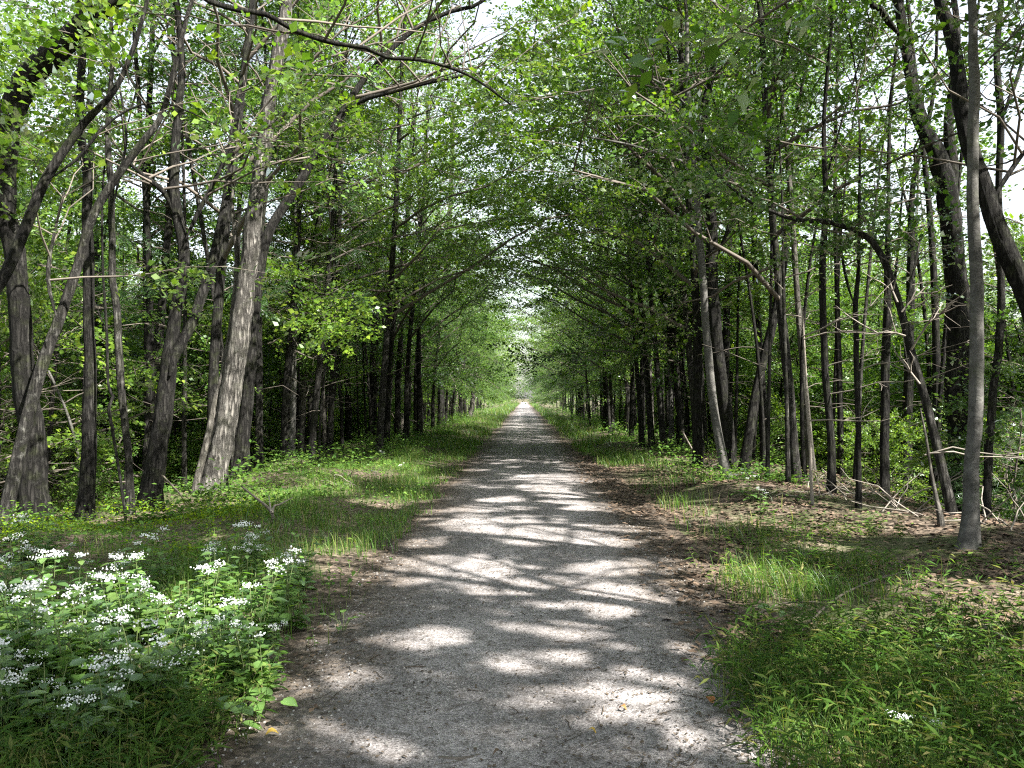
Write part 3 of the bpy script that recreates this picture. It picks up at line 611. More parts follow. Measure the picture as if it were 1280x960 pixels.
# ---- trees beside and behind the camera: out of the frame, they shade the path
def shade_tree(x, y, seed, label, H=13, h0=.40):
    r = np.random.default_rng(seed); g = float(gz(x, y)); lean = r.normal(0, .5, 2)
    rows = [np.array([x + lean[0] * t + .15 * math.sin(4 * t), y + lean[1] * t, g - .1 + H * t, .19 * (1 - .9 * t) + .01]) for t in np.linspace(0, 1, 7)]
    root = empty('tree', (x, y, g), label, 'tree', 'trees beside and behind the camera'); org = np.array([x, y, g])
    V, Q, _ = bark_tube(rows, 14, .3, .1, .8, r=r); link('trunk', mesh_np('trunk', V - org, Q, M_BARK, True), root)
    (V, Q), lv = grow(np.array(rows), r, toward=[-np.sign(x), 0], tw=lambda C: carve(C, r, False), **dict(BIG, h0=h0, n1=24, n3=6, temps=SPR_HALF, lsc=1.38))
    lc = lv.mean(1); lv = lv[carve(lc, r, False) & ~((lc[:, 1] > .5) & (np.linalg.norm(lc - CAM, axis=1) < 7.0))]
    cr = link('crown', leaves_mesh('crown', lv - org, M_LEAF), root, 'stuff'); link('twigs', mesh_np('twigs', V - org, Q, M_TWIG, True), cr, 'stuff')
for i, (x, y, H) in enumerate([(6.2, 2.2, 13), (4.7, 0.2, 12), (5.6, 5.5, 12), (5.0, 3.6, 11), (5.0, -2.2, 12), (9.5, 4.8, 14), (9.0, -0.5, 14), (-4.6, 1.5, 12), (-6.5, 5.0, 13), (12.5, 2.0, 15), (3.6, -3.2, 11), (6.8, -3.6, 13), (10.8, 7.6, 13), (4.4, -0.9, 10), (7.6, 6.6, 13), (13.2, 7.5, 15), (11.2, 10.5, 14), (-8.5, 0, 13), (14.5, 13.0, 15)]):
    shade_tree(x, y, 300 + i, 'tall leafy tree standing beside or behind the camera, outside the photo', H)

# ------------------------------------------------------------------ the wood: shared kinds, copied one by one
LEAVES = {}; FULL = {}
def kind_tree(name, H, rad, bark, leaf, crown, seed, cat_='tree', dead=0, sides=9, lean=.6, pine=False):
    r = np.random.default_rng(seed); ln = r.normal(0, lean, 2)
    ph = r.uniform(0, 6, 2)
    rows = [np.array([ln[0] * t * t + .14 * math.sin(5 * t + ph[0]) - .14 * math.sin(ph[0]), ln[1] * t * t + .14 * math.sin(4 * t + ph[1]) - .14 * math.sin(ph[1]), -.25 + H * t, rad * (1 - .88 * t) + .008]) for t in np.linspace(0, 1, 9)]
    root = empty(name, (0, 0, 0), '', cat_, '')
    V, Q, _ = bark_tube(rows, sides, .35, .09, .5, r=r); link('trunk', mesh_np('trunk', V, Q, bark, True), root)
    (V, Q), lv = grow(np.array(rows), r, **crown)
    cz = lv.mean(1)[:, 2] / H; full = lv; lv = lv[r.random(len(lv)) > .74 * sstep(.48, .80, cz) * (H > 8.5)]
    LEAVES[root.name] = lv; root['_n'] = len(lv)
    if pine is False and H > 12.5: FULL[root.name] = (full, leaves_mesh('crown', full, leaf))
    cr = link('crown', leaves_mesh('crown', lv, leaf), root, 'stuff'); link('twigs', mesh_np('twigs', V, Q, M_TWIG, True), cr, 'stuff')
    if dead:
        n = max(3, int(dead * .6)); hs = r.uniform(1.2, H * .5, n); a = r.uniform(0, 6.28, n); L = r.uniform(.6, 1.6, n); t = np.linspace(0, 1, 5)
        b = np.stack([np.interp(hs, [q[2] for q in rows], [q[j] for q in rows]) for j in range(2)] + [hs], -1)
        dv = np.stack([np.cos(a), np.sin(a), r.uniform(-.3, .6, n)], -1)
        Pn = b[:, None] + dv[:, None] * (t[None, :, None] * L[:, None, None]); Pn[..., 2] -= .2 * L[:, None] * t ** 2
        Pn += r.normal(0, .07, Pn.shape) * t[None, :, None]
        V, Q = tubes(Pn, np.tile(np.linspace(.010, .002, 5), (n, 1)), 4)
        link('dead_branches', mesh_np('dead_branches', V, Q, M_TWIG, True), root, 'stuff')
    return root
BG = dict(rise=.7, n1=22, n2=8, n3=9, temps=SPR_FINE, lsc=1.1)
PIN = dict(n1=46, n2=8, n3=6, temps=TUFT, lsc=1.25, rise=.12, Lmax=2.4, Lmin=.9, droop=-.05)
kinds = {
 'broad': [kind_tree('broadleaf_tree', 15, .12, M_BARK_D, M_LEAF, dict(BG, h0=.30, Lmax=3.6, Lmin=1.4), 401, dead=4), kind_tree('broadleaf_tree', 14, .10, M_BARK, M_LEAF_B, dict(BG, h0=.22, Lmax=3.2, Lmin=1.6), 402, dead=3),
           kind_tree('broadleaf_tree', 16, .13, M_BARK_D, M_LEAF_D, dict(BG, h0=.36, Lmax=3.8, Lmin=1.3), 403, dead=5)],
 'arch': [kind_tree('broadleaf_tree', 14, .10, M_BARK_D, M_LEAF, dict(BG, n1=24, h0=.26, Lmax=4.6, Lmin=2.6, toward=[1, 0], bias=.5), 405, dead=4), kind_tree('broadleaf_tree', 13, .085, M_BARK, M_LEAF_B, dict(BG, n1=24, h0=.24, Lmax=4.4, Lmin=2.6, toward=[1, 0], bias=.5), 406, dead=3)],
 'hang': [kind_tree('broadleaf_tree', 11, .07, M_BARK_D, M_LEAF, dict(BG, n1=26, n2=7, h0=.26, Lmax=3.2, Lmin=2.4, toward=[1, 0], bias=.5, rise=.25, droop=-.28), 409, dead=4), kind_tree('broadleaf_tree', 9, .055, M_BARK, M_LEAF_D, dict(BG, n1=24, n2=7, h0=.30, Lmax=2.8, Lmin=2.2, toward=[1, 0], bias=.45, rise=.2, droop=-.3), 410, dead=4)],
 'bushy': [kind_tree('understorey_tree', 7.5, .055, M_BARK_D, M_LEAF_B, dict(BG, n1=24, n2=7, h0=.10, Lmax=2.6, Lmin=1.6, rise=.5), 407), kind_tree('understorey_tree', 6.5, .045, M_BARK_D, M_LEAF, dict(BG, n1=22, n2=7, h0=.08, Lmax=2.4, Lmin=1.5, rise=.4), 408)],
 'stem': [kind_tree('slim_stem', 11, .045, M_BARK_D, M_LEAF, dict(BG, n1=6, n2=5, n3=5, h0=.62, Lmax=1.4, Lmin=.6), 415, dead=12, sides=7, lean=1.1), kind_tree('slim_stem', 10, .038, M_BARK_D, M_LEAF_B, dict(BG, n1=6, n2=5, n3=5, h0=.6, Lmax=1.3, Lmin=.6), 416, dead=9, sides=7, lean=1.3), kind_tree('slim_stem', 11.5, .055, M_BARK, M_LEAF_D, dict(BG, n1=7, n2=5, n3=5, h0=.65, Lmax=1.4, Lmin=.6), 417, dead=14, sides=7, lean=1.2)],
 'pole': [kind_tree('pole_tree', 13, .085, M_BARK_D, M_LEAF_D, dict(BG, n1=16, n2=6, h0=.45, Lmax=2.0, Lmin=.8), 411, dead=14, sides=7, lean=.9), kind_tree('pole_tree', 12, .065, M_BARK_G, M_LEAF, dict(BG, n1=15, n2=6, h0=.40, Lmax=1.9, Lmin=.8), 412, dead=10, sides=7, lean=1.1),
          kind_tree('pole_tree', 11, .055, M_BARK_D, M_LEAF, dict(BG, n1=14, n2=6, h0=.35, Lmax=1.8, Lmin=.7), 413, dead=12, sides=7, lean=1.2), kind_tree('pole_tree', 12, .075, M_BARK_P, M_LEAF_D, dict(BG, n1=14, n2=6, h0=.45, Lmax=1.9, Lmin=.7), 414, dead=9, sides=7, lean=1.0)],
 'pine': [kind_tree('pine_tree', 14, .12, M_BARK_D, M_NEEDLE, dict(PIN, h0=.30), 421, dead=22, lean=.3), kind_tree('pine_tree', 12, .10, M_BARK_D, M_NEEDLE, dict(PIN, h0=.24), 422, dead=18, lean=.3)],
 'sap': [kind_tree('sapling', 4.6, .024, M_BARK_G, M_LEAF_B, dict(BG, n1=13, n2=5, n3=4, h0=.22, Lmax=1.3, Lmin=.5), 431, 'sapling', sides=6, lean=.5), kind_tree('sapling', 3.6, .018, M_BARK_D, M_LEAF_D, dict(BG, n1=12, n2=5, n3=4, h0=.18, Lmax=1.1, Lmin=.5), 432, 'sapling', sides=6, lean=.4),
         kind_tree('sapling', 5.6, .03, M_BARK_D, M_LEAF, dict(BG, n1=15, n2=5, n3=4, h0=.25, Lmax=1.5, Lmin=.6), 433, 'sapling', sides=6, lean=.7)],
 'shrub': [kind_tree('shrub', 1.7, .014, M_TWIG, M_LEAF_B, dict(BG, n1=14, n2=4, n3=4, h0=.08, Lmax=.95, Lmin=.5, lsc=.9), 441, 'shrub', sides=5, lean=.3), kind_tree('shrub', 1.3, .012, M_TWIG, M_HERB, dict(BG, n1=12, n2=4, n3=4, h0=.06, Lmax=.8, Lmin=.4, lsc=.85), 442, 'shrub', sides=5, lean=.2)],
 'pinelet': [kind_tree('young_pine', 2.6, .022, M_TWIG, M_NEEDLE, dict(PIN, n1=22, n2=5, n3=4, h0=.08, Lmax=1.0, Lmin=.4, lsc=1.1), 451, 'young pine', sides=6, lean=.15)],
}
used = {}
taken = [tuple(o.location[:2]) for o in COL.objects if o.type == 'EMPTY' and o.get('label')]
def put(kind, x, y, s, label, group, force=False, mind=.7):
    if not force and any((x - a) ** 2 + (y - b) ** 2 < mind ** 2 for a, b in taken): return None
    taken.append((x, y))
    v = kinds[kind]; i = int(rng.integers(0, len(v))); root = v[i]; loc = (x, y, float(gz(x, y))); keep = None
    rz = rng.uniform(0, 6.28) if kind not in ('arch', 'hang') else (0 if x < 0 else math.pi) + rng.normal(0, .35); ss = (s, s, s * rng.uniform(.92, 1.1))
    lv = root.get('_n') and LEAVES[root.name]; fl = FULL.get(root.name) if y < 27 else None
    if fl: lv = fl[0]
    if lv is not None and y < 17.5 and kind not in ('shrub', 'pinelet'):
        c_, s_ = math.cos(rz), math.sin(rz); Rz = np.array([[c_, -s_, 0], [s_, c_, 0], [0, 0, 1]])
        keep = carve((lv.mean(1) * ss) @ Rz.T + loc, rng, False)
        if kind == 'pine' and keep.mean() < .985: taken.pop(); return None
    if (kind, i) in used and keep is not None and keep.mean() < .993:
        o = dup(root, loc, rz, ss, label, group)
        for ch in o.children:
            if ch.name.startswith('crown'): ch.data = leaves_mesh('crown', lv[keep], ch.data.materials[0])
        return o
    if (kind, i) not in used:
        used[(kind, i)] = 1; fl = None; root.location = loc; root.rotation_euler = (0, 0, rz); root.scale = ss; root['label'] = label; root['group'] = group; return root
    o = dup(root, loc, rz, ss, label, group)
    if fl:
        for ch in o.children:
            if ch.name.startswith('crown'): ch.data = fl[1]
    return o
def dist_word(y): return 'nearer part' if y < 22 else 'middle part' if y < 55 else 'far part'
KN = {'stem': 'slim dark stem with few leaves high up', 'hang': 'slim tree with drooping leafy branches', 'bushy': 'low branched leafy understorey tree', 'arch': 'leafy tree arching its crown toward the path', 'broad': 'full crowned broadleaf tree', 'pole': 'thin straight pole of a tree', 'pine': 'soft needled pine with bare lower twigs', 'sap': 'slight leafy sapling', 'shrub': 'low leafy shrub', 'pinelet': 'knee to head high young pine'}
def wood(kind, side, x, y, s, **k):
    x = x + .010 * max(0, y - 45); s = s * (1 - .24 * float(sstep(22, 40, y)) * (kind in ('broad', 'pole', 'pine', 'arch')))
    sd = 'left' if side < 0 else 'right'
    lab = f'{KN[kind]} in the {dist_word(y)} of the {sd} wood'
    return put(kind, side * x, y, s, lab, lab, **k)
for side, x, y, s_ in [(-1, 3.9, 21.5, 1.16), (1, 3.9, 24.5, 1.16), (-1, 4.0, 31, 1.2), (1, 4.0, 36, 1.2), (1, 4.0, 18.6, 1.08)]:
    wood('arch', side, x, y, s_, force=True)
for side, x, y, s_ in [(-1, 8.6, 18.5, 1.0), (-1, 11.5, 22, 1.1), (-1, 7.4, 26, 1.05), (-1, 14.5, 18, 1.0), (-1, 17, 27, 1.1), (1, 5.2, 29, 1.05)]:
    wood('broad', side, x, y, s_, force=True)
for side in (-1, 1):
    edge = 4.6 if side < 0 else 4.2
    for i in range(96):                                              # crowded poles and pines along the verge
        y = 15 + 75 * (i / 96) ** 1.45 + rng.uniform(-.6, .6); x = edge + rng.exponential(1.9) + (0.02 * max(0, 60 - y) if i % 3 else 0)
        wood(('stem' if y < 32 and rng.random() < .75 else 'pole') if rng.random() < (.95 if y < 24 else .80) else 'pine', side, x, y, rng.uniform(.75, 1.1), mind=.5)
    for i in range(16):                                              # broad crowns that close over the path
        y = 19 + 130 * (i / 16) ** 1.25 + rng.uniform(-1, 1); x = edge + 1.2 + rng.uniform(0, 2.2)
        if side < 0 and y < 25: continue
        wood('broad', side, x, y, rng.uniform(.8, 1.05))
    for i in range(20):                                              # crowns reaching over the path
        y = 14 + 60 * (i / 20) ** 1.2 + rng.uniform(-1, 1); x = edge - .7 * float(y > 22) + .6 * float(y < 19) + rng.uniform(0, .8)
        wood('arch', side, x, y, rng.uniform(.9, 1.12), mind=.5)
    for i in range(28):
        y = 20 + 120 * (i / 28) ** 1.2 + rng.uniform(-1, 1); x = edge + rng.uniform(0, 2.2)
        if side < 0 and y < 24: continue
        wood('hang', side, x, y, rng.uniform(.8, 1.15), mind=.5)
    for i in range(38):                                              # deeper wood
        y = 12 + 95 * (i / 38) ** 1.2 + rng.uniform(-2, 2); x = rng.uniform(9, 15 + .25 * y)
        if y < 25 and x < 15: continue
        wood('broad' if rng.random() < .55 else 'pine', side, x, y, rng.uniform(.8, 1.15), mind=1.6)
    for i in range(44):
        y = 14 + 46 * (i / 44) ** 1.15 + rng.uniform(-1.5, 1.5); x = rng.uniform(9.5, 13 + .5 * y)
        wood('bushy', side, x, y, rng.uniform(.8, 1.25), mind=1.2)
    for i in range(34):
        y = 13 + 55 * (i / 34) ** 1.25 + rng.uniform(-1, 1); x = edge + 2.6 + rng.uniform(0, 6)
        wood('bushy', side, x, y, rng.uniform(.6, 1.05), mind=.9)
    for i in range(60):
        y = 10 + 60 * (i / 55) ** 1.2 + rng.uniform(-1, 1); x = edge + 1.6 + rng.uniform(0, 11)
        wood('sap', side, x, y, rng.uniform(.7, 1.25), mind=.6)
    for i in range(44):
        y = 8.5 + 60 * (i / 44) ** 1.3 + rng.uniform(-1, 1); x = edge + .6 + rng.uniform(0, 7)
        if y < 13.5: continue
        wood('shrub', side, x, y, rng.uniform(.6, 1.25), mind=.5)
for (x, y, s) in [(7.6, 12.5, .8), (8.9, 14.5, 1.0)]:
    put('pinelet', x, y, s, 'feathery young pine behind the smooth grey trunk at right', 'young pines on the right bank', True)
for kl in kinds.values():                                            # a kind that found no place is not kept
    for o in kl:
        if '_n' in o: del o['_n']
        if not o['label']:
            for ch in list(o.children_recursive) + [o]: bpy.data.objects.remove(ch)
for o in COL.objects:
    if '_n' in o: del o['_n']

NICK = [(28, 'thick trunk at the left edge'), (112, 'straight dark trunk far left'), (152, 'slim trunk with the lit foot'), (206, 'forked flaking trunk'), (297, 'shaggy sunlit trunk'), (318, 'dark arching trunk'),
        (367, 'grey trunk with dead branches'), (390, 'slender grey leaner'), (440, 'trunk behind the curved fallen log'), (480, 'short pale snag'), (530, 'dark trunk past the snag'), (595, 'white lit trunk far left'),
        (728, 'last clear dark trunk'), (760, 'trunk by the crossed sticks'), (785, 'stout dark trunk far right'), (815, 'thin lit grey stem'), (846, 'forked trunk with sunlit flank'), (888, 'smooth grey leaner'), (950, 'slanting dark trunk'),
        (1009, 'pale broken stem'), (1034, 'rough dark trunk'), (1072, 'trunk forking into thin uprights'), (1145, 'mossy leaner'), (1198, 'massive dark forked tree'), (1219, 'smooth grey trunk in front')]
bypx = {}
for o in list(COL.objects):
    k = next((k for k, v in kinds.items() if o.get('group') and o.get('group', '').startswith(KN.get(k, '#'))), None)
    if k is None or o.type != 'EMPTY' or o.location.y > 36: continue
    X, Yv = o.location.x, o.location.y; px = 640 + F * (X * _cy + Yv * _sy) / (Yv * _cy - X * _sy)
    if px < -60 or px > 1340: continue
    a, nm = min(NICK, key=lambda q: abs(q[0] - px)); rel = 'behind' if abs(px - a) < 9 else 'just left of' if px < a and a - px < 40 else 'just right of' if px - a < 40 and px > a else 'well left of' if px < a else 'well right of'
    bypx.setdefault((k, rel, nm), []).append((Yv, o))
ORD = ['nearest', 'second back', 'third back', 'fourth back', 'fifth back', 'sixth back', 'seventh back', 'eighth back', 'ninth back']
SHORT = {'stem': 'slim bare dark stem', 'hang': 'slim tree with drooping branches', 'bushy': 'low branched leafy tree', 'arch': 'tree arching over the path', 'broad': 'full crowned tree', 'pole': 'thin straight pole tree', 'pine': 'soft needled pine', 'sap': 'slight leafy sapling', 'shrub': 'low leafy shrub', 'pinelet': 'young pine'}
for (k, rel, nm), l in bypx.items():
    l.sort(key=lambda q: q[0])
    for i, (_, o) in enumerate(l):
        if k == 'pinelet': continue
        o['label'] = f'{SHORT[k]} {rel} the {nm}' + (f', {ORD[min(i, 8)]}' if len(l) > 1 else '')

# far end: the wood closes in beyond the reach of single trees
def far_wood():
    r = np.random.default_rng(77); n = 4000
    side = np.where(r.random(n) < .5, -1, 1); y = r.uniform(120, 300, n); x = side * (3.2 + r.exponential(5.0, n)) ; 
    z = r.uniform(0.3, 15, n) ** 1.0
    e = r.random(n) < .40; y[e] = r.uniform(205, 240, e.sum()); x[e] = r.uniform(-15, 15, e.sum()); z[e] = r.uniform(.3, 24, e.sum())
    hole = (np.abs(x) < 1.7) & (z < 3.0); x[hole] += 4
    pos = np.stack([x, y, gz(x, y) + z], -1); d = r.normal(0, 1, (n, 3))
    lv = place(SPR_HALF, pos, d, r.normal(0, .4, (n, 3)) + [0, 0, 1], r.uniform(2.2, 3.8, n), r)
    o = link('far_wood', leaves_mesh('far_wood', lv, M_LEAF), None, 'stuff'); tag(o, 'distant green wood closing in round the far end of the path', 'distant wood')
far_wood()

# ------------------------------------------------------------------ verges: grass, herbs, litter
def vnoise(x, y, s=1.0, ph=0.0):
    return (np.sin(1.3 * s * x + 2.1 * s * y + ph) + np.sin(2.7 * s * x - 1.2 * s * y + 1.7 + ph) + np.sin(-.8 * s * x + 3.3 * s * y + 4 + ph) + np.sin(4.1 * s * x + .7 * s * y + 2 * ph)) / 4
def blades(pts, h, wd, r, seg=3):
    n = len(pts); a = r.uniform(0, 6.28, n); lean = np.abs(r.normal(.35, .3, n)) * h
    d = np.stack([np.cos(a), np.sin(a), 0 * a], -1); s = np.stack([-np.sin(a), np.cos(a), 0 * a], -1)
    t = np.linspace(0, 1, seg + 1)
    c = pts[:, None] + d[:, None] * (lean[:, None] * t ** 2)[..., None]; c[..., 2] += h[:, None] * (t - .25 * t ** 3 * (lean / h)[:, None])
    wv = wd[:, None] * np.clip(1.05 - t ** 2, .08, 1)
    V = np.stack([c - s[:, None] * wv[..., None] / 2, c + s[:, None] * wv[..., None] / 2], 2).reshape(-1, 3)
    q = np.array([[2 * i, 2 * i + 1, 2 * i + 3, 2 * i + 2] for i in range(seg)])
    return V, quads_of(n, 2 * (seg + 1), q)
def scatter(n, x0, x1, y0, y1, r, pw=1.0):
    x = r.uniform(x0, x1, n); y = y0 + (y1 - y0) * r.random(n) ** pw; return x, y
def left_grass(x, y):
    inner = -1.28 + .16 * vnoise(0 * x, y, 1.7) + .14 * vnoise(x, y, 3.3) ; near = sstep(4.5, 8, y)
    w_ = sstep(.0, .35, inner - x) * (1 - sstep(2.0 + .8 * vnoise(x * 0, y, .6), 3.2, inner - x))
    patch = np.clip(.34 + 1.0 * vnoise(x, y, .8) + .35 * vnoise(x, y, 2.9, 2), .04, 1)
    return w_ * patch * (.6 + .4 * near)
def right_grass(x, y):
    inner = 1.0 + .5 * sstep(4.2, 7, y) + .22 * vnoise(0 * x, y, 1.1, 2) + .35 * sstep(8, 12, y) * (1 - sstep(16, 22, y)); d = x - inner
    w_ = sstep(0, .35, d) * (1 - sstep(.8, 2.0, d))
    patch = np.clip(.30 + 1.2 * vnoise(x, y, .75, 1), .03, 1); patch = np.maximum(patch, (y < 5.2) * .8)
    patch = np.where((y > 5.2) & (y < 6.2), patch * .15, patch); patch = np.where((y > 8.8) & (y < 17), patch * .25, patch)
    return w_ * patch
def make_grass(name, label, dens, x0, x1, sets, seed):
    r = np.random.default_rng(seed); parts = []
    for (n, y0, y1, h0, h1, wd, seg) in sets:
        x, y = scatter(n, x0, x1, y0, y1, r, 1.25); k = r.random(n) < dens(x, y); x, y = x[k], y[k]; n = len(x)
        h = r.uniform(h0, h1, n) * (1 + .5 * vnoise(x, y, 1.1, 3))
        parts.append(blades(np.stack([x, y, gz(x, y) - .01], -1), h, r.uniform(.7, 1.3, n) * wd, r, seg))
    V, Q = cat(parts); o = link(name, mesh_np(name, V, Q, M_GRASS), None, 'stuff'); tag(o, label, 'grass')
make_grass('verge_grass', 'green grass strip growing along the left edge of gravel path', left_grass, -5.0, -1.1,
           [(42000, 2.6, 9, .07, .24, .0055, 3), (60000, 9, 24, .05, .20, .008, 2), (42000, 24, 70, .10, .30, .02, 1), (16000, 70, 260, .2, .5, .06, 1)], 501)
make_grass('verge_grass', 'patchy green grass growing along the right edge of gravel path', right_grass, .8, 5.0,
           [(36000, 2.6, 9, .08, .24, .0055, 3), (46000, 9, 24, .12, .28, .009, 2), (40000, 24, 70, .15, .38, .02, 1), (16000, 70, 260, .2, .5, .06, 1)], 502)
def stilt(name, label, pts, r, hmul=1.0):
    """stems with alternating lance-shaped leaves"""
    n = len(pts); h = r.uniform(.18, .42, n) * hmul; a = r.uniform(0, 6.28, n); k = 5; t = np.linspace(0, 1, k)
    d = np.stack([np.cos(a), np.sin(a), 0 * a], -1); ln = h * np.abs(r.normal(.45, .25, n))
    Pn = pts[:, None] + d[:, None] * (ln[:, None] * t ** 1.6)[..., None]; Pn[..., 2] += h[:, None] * t
    sv, sq = tubes(Pn, np.tile(np.linspace(.0018, .001, k), (n, 1)), 3)
    nl = 7; i = np.repeat(np.arange(n), nl); u = np.tile(np.linspace(.2, 1, nl), n); f = u * (k - 1); i0 = np.minimum(f.astype(int), k - 2); fr = (f - i0)[:, None]
    pos = Pn[i, i0] * (1 - fr) + Pn[i, i0 + 1] * fr; yaw = a[i] + np.where(np.arange(n * nl) % 2 == 0, 1, -1) * r.uniform(.5, 1.5, n * nl)
    X = np.stack([np.cos(yaw), np.sin(yaw), r.normal(.15, .35, n * nl)], -1)
    T = np.array([[[0, 0, 0], [.4, -.085, .01], [1, 0, -.18], [.4, .085, .01]]])
    lv = place([T], pos, X, r.normal(0, .25, (n * nl, 3)) + [0, 0, 1], r.uniform(.05, .10, n * nl), r)
    V, Q = cat([(sv, sq), (lv.reshape(-1, 3), np.arange(len(lv) * 4).reshape(-1, 4))])
    o = link(name, mesh_np(name, V, Q, M_GRASS), None, 'stuff'); tag(o, label, 'grass')
r = np.random.default_rng(510)
x, y = scatter(3000, .9, 3.6, 2.9, 5.4, r); k = r.random(len(x)) < np.clip(.75 + .8 * vnoise(x, y, 1.3), .1, 1) * sstep(.92, 1.15, x - .12 * vnoise(x, y, 3) - .25 * sstep(4, 5.4, y)) * (1 - .8 * sstep(2.4, 3.3, x)); x, y = x[k], y[k]
stilt('broad_bladed_grass', 'lush broad-bladed grass in the lower right corner beside the path', np.stack([x, y, gz(x, y)], -1), r, .85)
x, y = scatter(1500, -3.0, -1.2, 2.9, 4.4, r); k = r.random(len(x)) < np.clip(.6 + .9 * vnoise(x, y, 1.6, 1), .05, 1) * sstep(1.2, 1.6, -x); x, y = x[k], y[k]
stilt('broad_bladed_grass', 'dark broad-bladed grass in the lower left corner below the white flowers', np.stack([x, y, gz(x, y)], -1), r, .75)
x, y = scatter(800, 1.6, 4.2, 5.8, 9.5, r); k = r.random(len(x)) < np.clip(.35 + 1.1 * vnoise(x, y, 1.0, 2), .05, 1); x, y = x[k], y[k]
stilt('broad_bladed_grass', 'thin scattered broad-bladed grass on the right bank over dead leaves', np.stack([x, y, gz(x, y)], -1), r, .6)

def ground_cover(name, label, n, x0, x1, y0, y1, size, hmax, dens, mat, seed, pw=1.2):
    r = np.random.default_rng(seed); x, y = scatter(n, x0, x1, y0, y1, r, pw); k = r.random(n) < dens(x, y); x, y = x[k], y[k]; n = len(x)
    z = hmax * r.random(n) ** 1.3 * np.clip(.6 + vnoise(x, y, .9, 5), .15, 1.4)
    a = r.uniform(0, 6.28, n); X = np.stack([np.cos(a), np.sin(a), r.normal(-.1, .3, n)], -1)
    T = np.array([leaf_quad(1, .62), leaf_quad(1, .5)])
    lv = place([T[:1], T[1:]], np.stack([x, y, gz(x, y) + z + .015], -1), X, r.normal(0, .35, (n, 3)) + [0, 0, 1], r.uniform(.6, 1.3, n) * size, r)
    o = link(name, leaves_mesh(name, lv, mat), None, 'stuff'); tag(o, label, 'undergrowth')
ground_cover('undergrowth', 'mixed low leafy herbs covering the left bank under the trunks', 64000, -8.5, -1.3, 4.0, 30, .055, .28, lambda x, y: np.clip(.5 + .9 * vnoise(x, y, .7), .08, 1) * (.45 * sstep(1.25, 1.7, -x) + .55 * sstep(1.8, 3.0, -x)), M_HERB, 521, 1.5)
ground_cover('undergrowth', 'mixed low leafy herbs over the right bank under the trunks', 42000, 2.2, 9.5, 4.5, 30, .05, .22, lambda x, y: np.clip(.12 + .9 * vnoise(x, y, .7, 2), .03, 1) * sstep(2.2, 3.4, x) * (.30 + .70 * sstep(10, 15, y)), M_HERB, 522, 1.5)
ground_cover('undergrowth', 'far leafy herbs along the foot of the wood on the left', 26000, -14, -3.0, 28, 110, .14, .55, lambda x, y: np.clip(.5 + .8 * vnoise(x, y, .4), .1, 1), M_HERB, 523, 1.4)
ground_cover('undergrowth', 'far leafy herbs along the foot of the wood on the right', 26000, 3.2, 14, 28, 110, .14, .50, lambda x, y: np.clip(.5 + .8 * vnoise(x, y, .4), .1, 1), M_HERB, 524, 1.4)
ground_cover('undergrowth', 'knee high leafy weeds crowding the left edge of the grass strip', 26000, -5.2, -2.7, 10, 62, .085, .62, lambda x, y: np.clip(.35 + .9 * vnoise(x, y, .6, 1), .03, 1) * sstep(2.6, 3.6, -x), M_HERB, 526, 1.4)
ground_cover('undergrowth', 'knee high leafy weeds crowding the right edge of the grass strip', 26000, 2.7, 5.0, 14, 62, .085, .55, lambda x, y: np.clip(.30 + .9 * vnoise(x, y, .6, 3), .03, 1) * sstep(2.6, 3.6, x), M_HERB, 527, 1.4)
ground_cover('moss_carpet', 'yellow green mossy ferny growth at the foot of the left trunks', 16000, -6.6, -3.0, 7.6, 11.5, .035, .16, lambda x, y: np.clip(.45 + 1.2 * vnoise(x, y, .8, 1), 0, 1), M_MOSS, 525, 1.0)

def litter(name, label, n, fn, y0, y1, x0, x1, size, mat, seed, lift=.012, pw=1.5):
    r = np.random.default_rng(seed); x, y = scatter(n, x0, x1, y0, y1, r, pw); k = r.random(n) < fn(x, y); x, y = x[k], y[k]; n = len(x)
    inp = np.abs(x) < 1.85; z = np.where(inp, pathn(x, y), gz(x, y)) + lift * r.random(n) + .004
    a = r.uniform(0, 6.28, n); T = np.array([[[0, 0, .06], [.45, -.30, .16], [1, 0, .02], [.5, .32, .10]]]) ; T2 = np.array([[[0, 0, 0], [.5, -.22, .02], [1, 0, .14], [.5, .26, .12]]])
    lv = place([T, T2], np.stack([x, y, z], -1), np.stack([np.cos(a), np.sin(a), r.normal(0, .12, n)], -1), r.normal(0, .2, (n, 3)) + [0, 0, 1], r.uniform(.5, 1.3, n) * size, r)
    o = link(name, leaves_mesh(name, lv, mat), None, 'stuff'); tag(o, label, 'leaf litter')
litter('dead_leaves', 'brown dead leaves strewn over the right bank and path edge', 66000, lambda x, y: sstep(.9, 1.7, x) * np.clip(.55 + .8 * vnoise(x, y, .9, 3), .1, 1), 2.6, 22, .8, 8, .078, M_LITTER, 531, .02)
litter('dead_leaves', 'brown dead leaves strewn over the left bank and path edge', 22000, lambda x, y: sstep(.95, 1.5, -x) * np.clip(.45 + .8 * vnoise(x, y, .9, 1), .08, 1), 2.6, 26, -9, -.8, .045, M_LITTER, 532)
litter('leaf_crumbs', 'dark crumbs of leaves and seeds scattered on the gravel', 16000, lambda x, y: np.clip(.35 + .5 * vnoise(x, y, 1.2, 4) + .35 * sstep(.5, 1.3, np.abs(x)), .05, 1), 2.6, 14, -1.5, 1.6, .023, M_CRUMB, 533, .003)
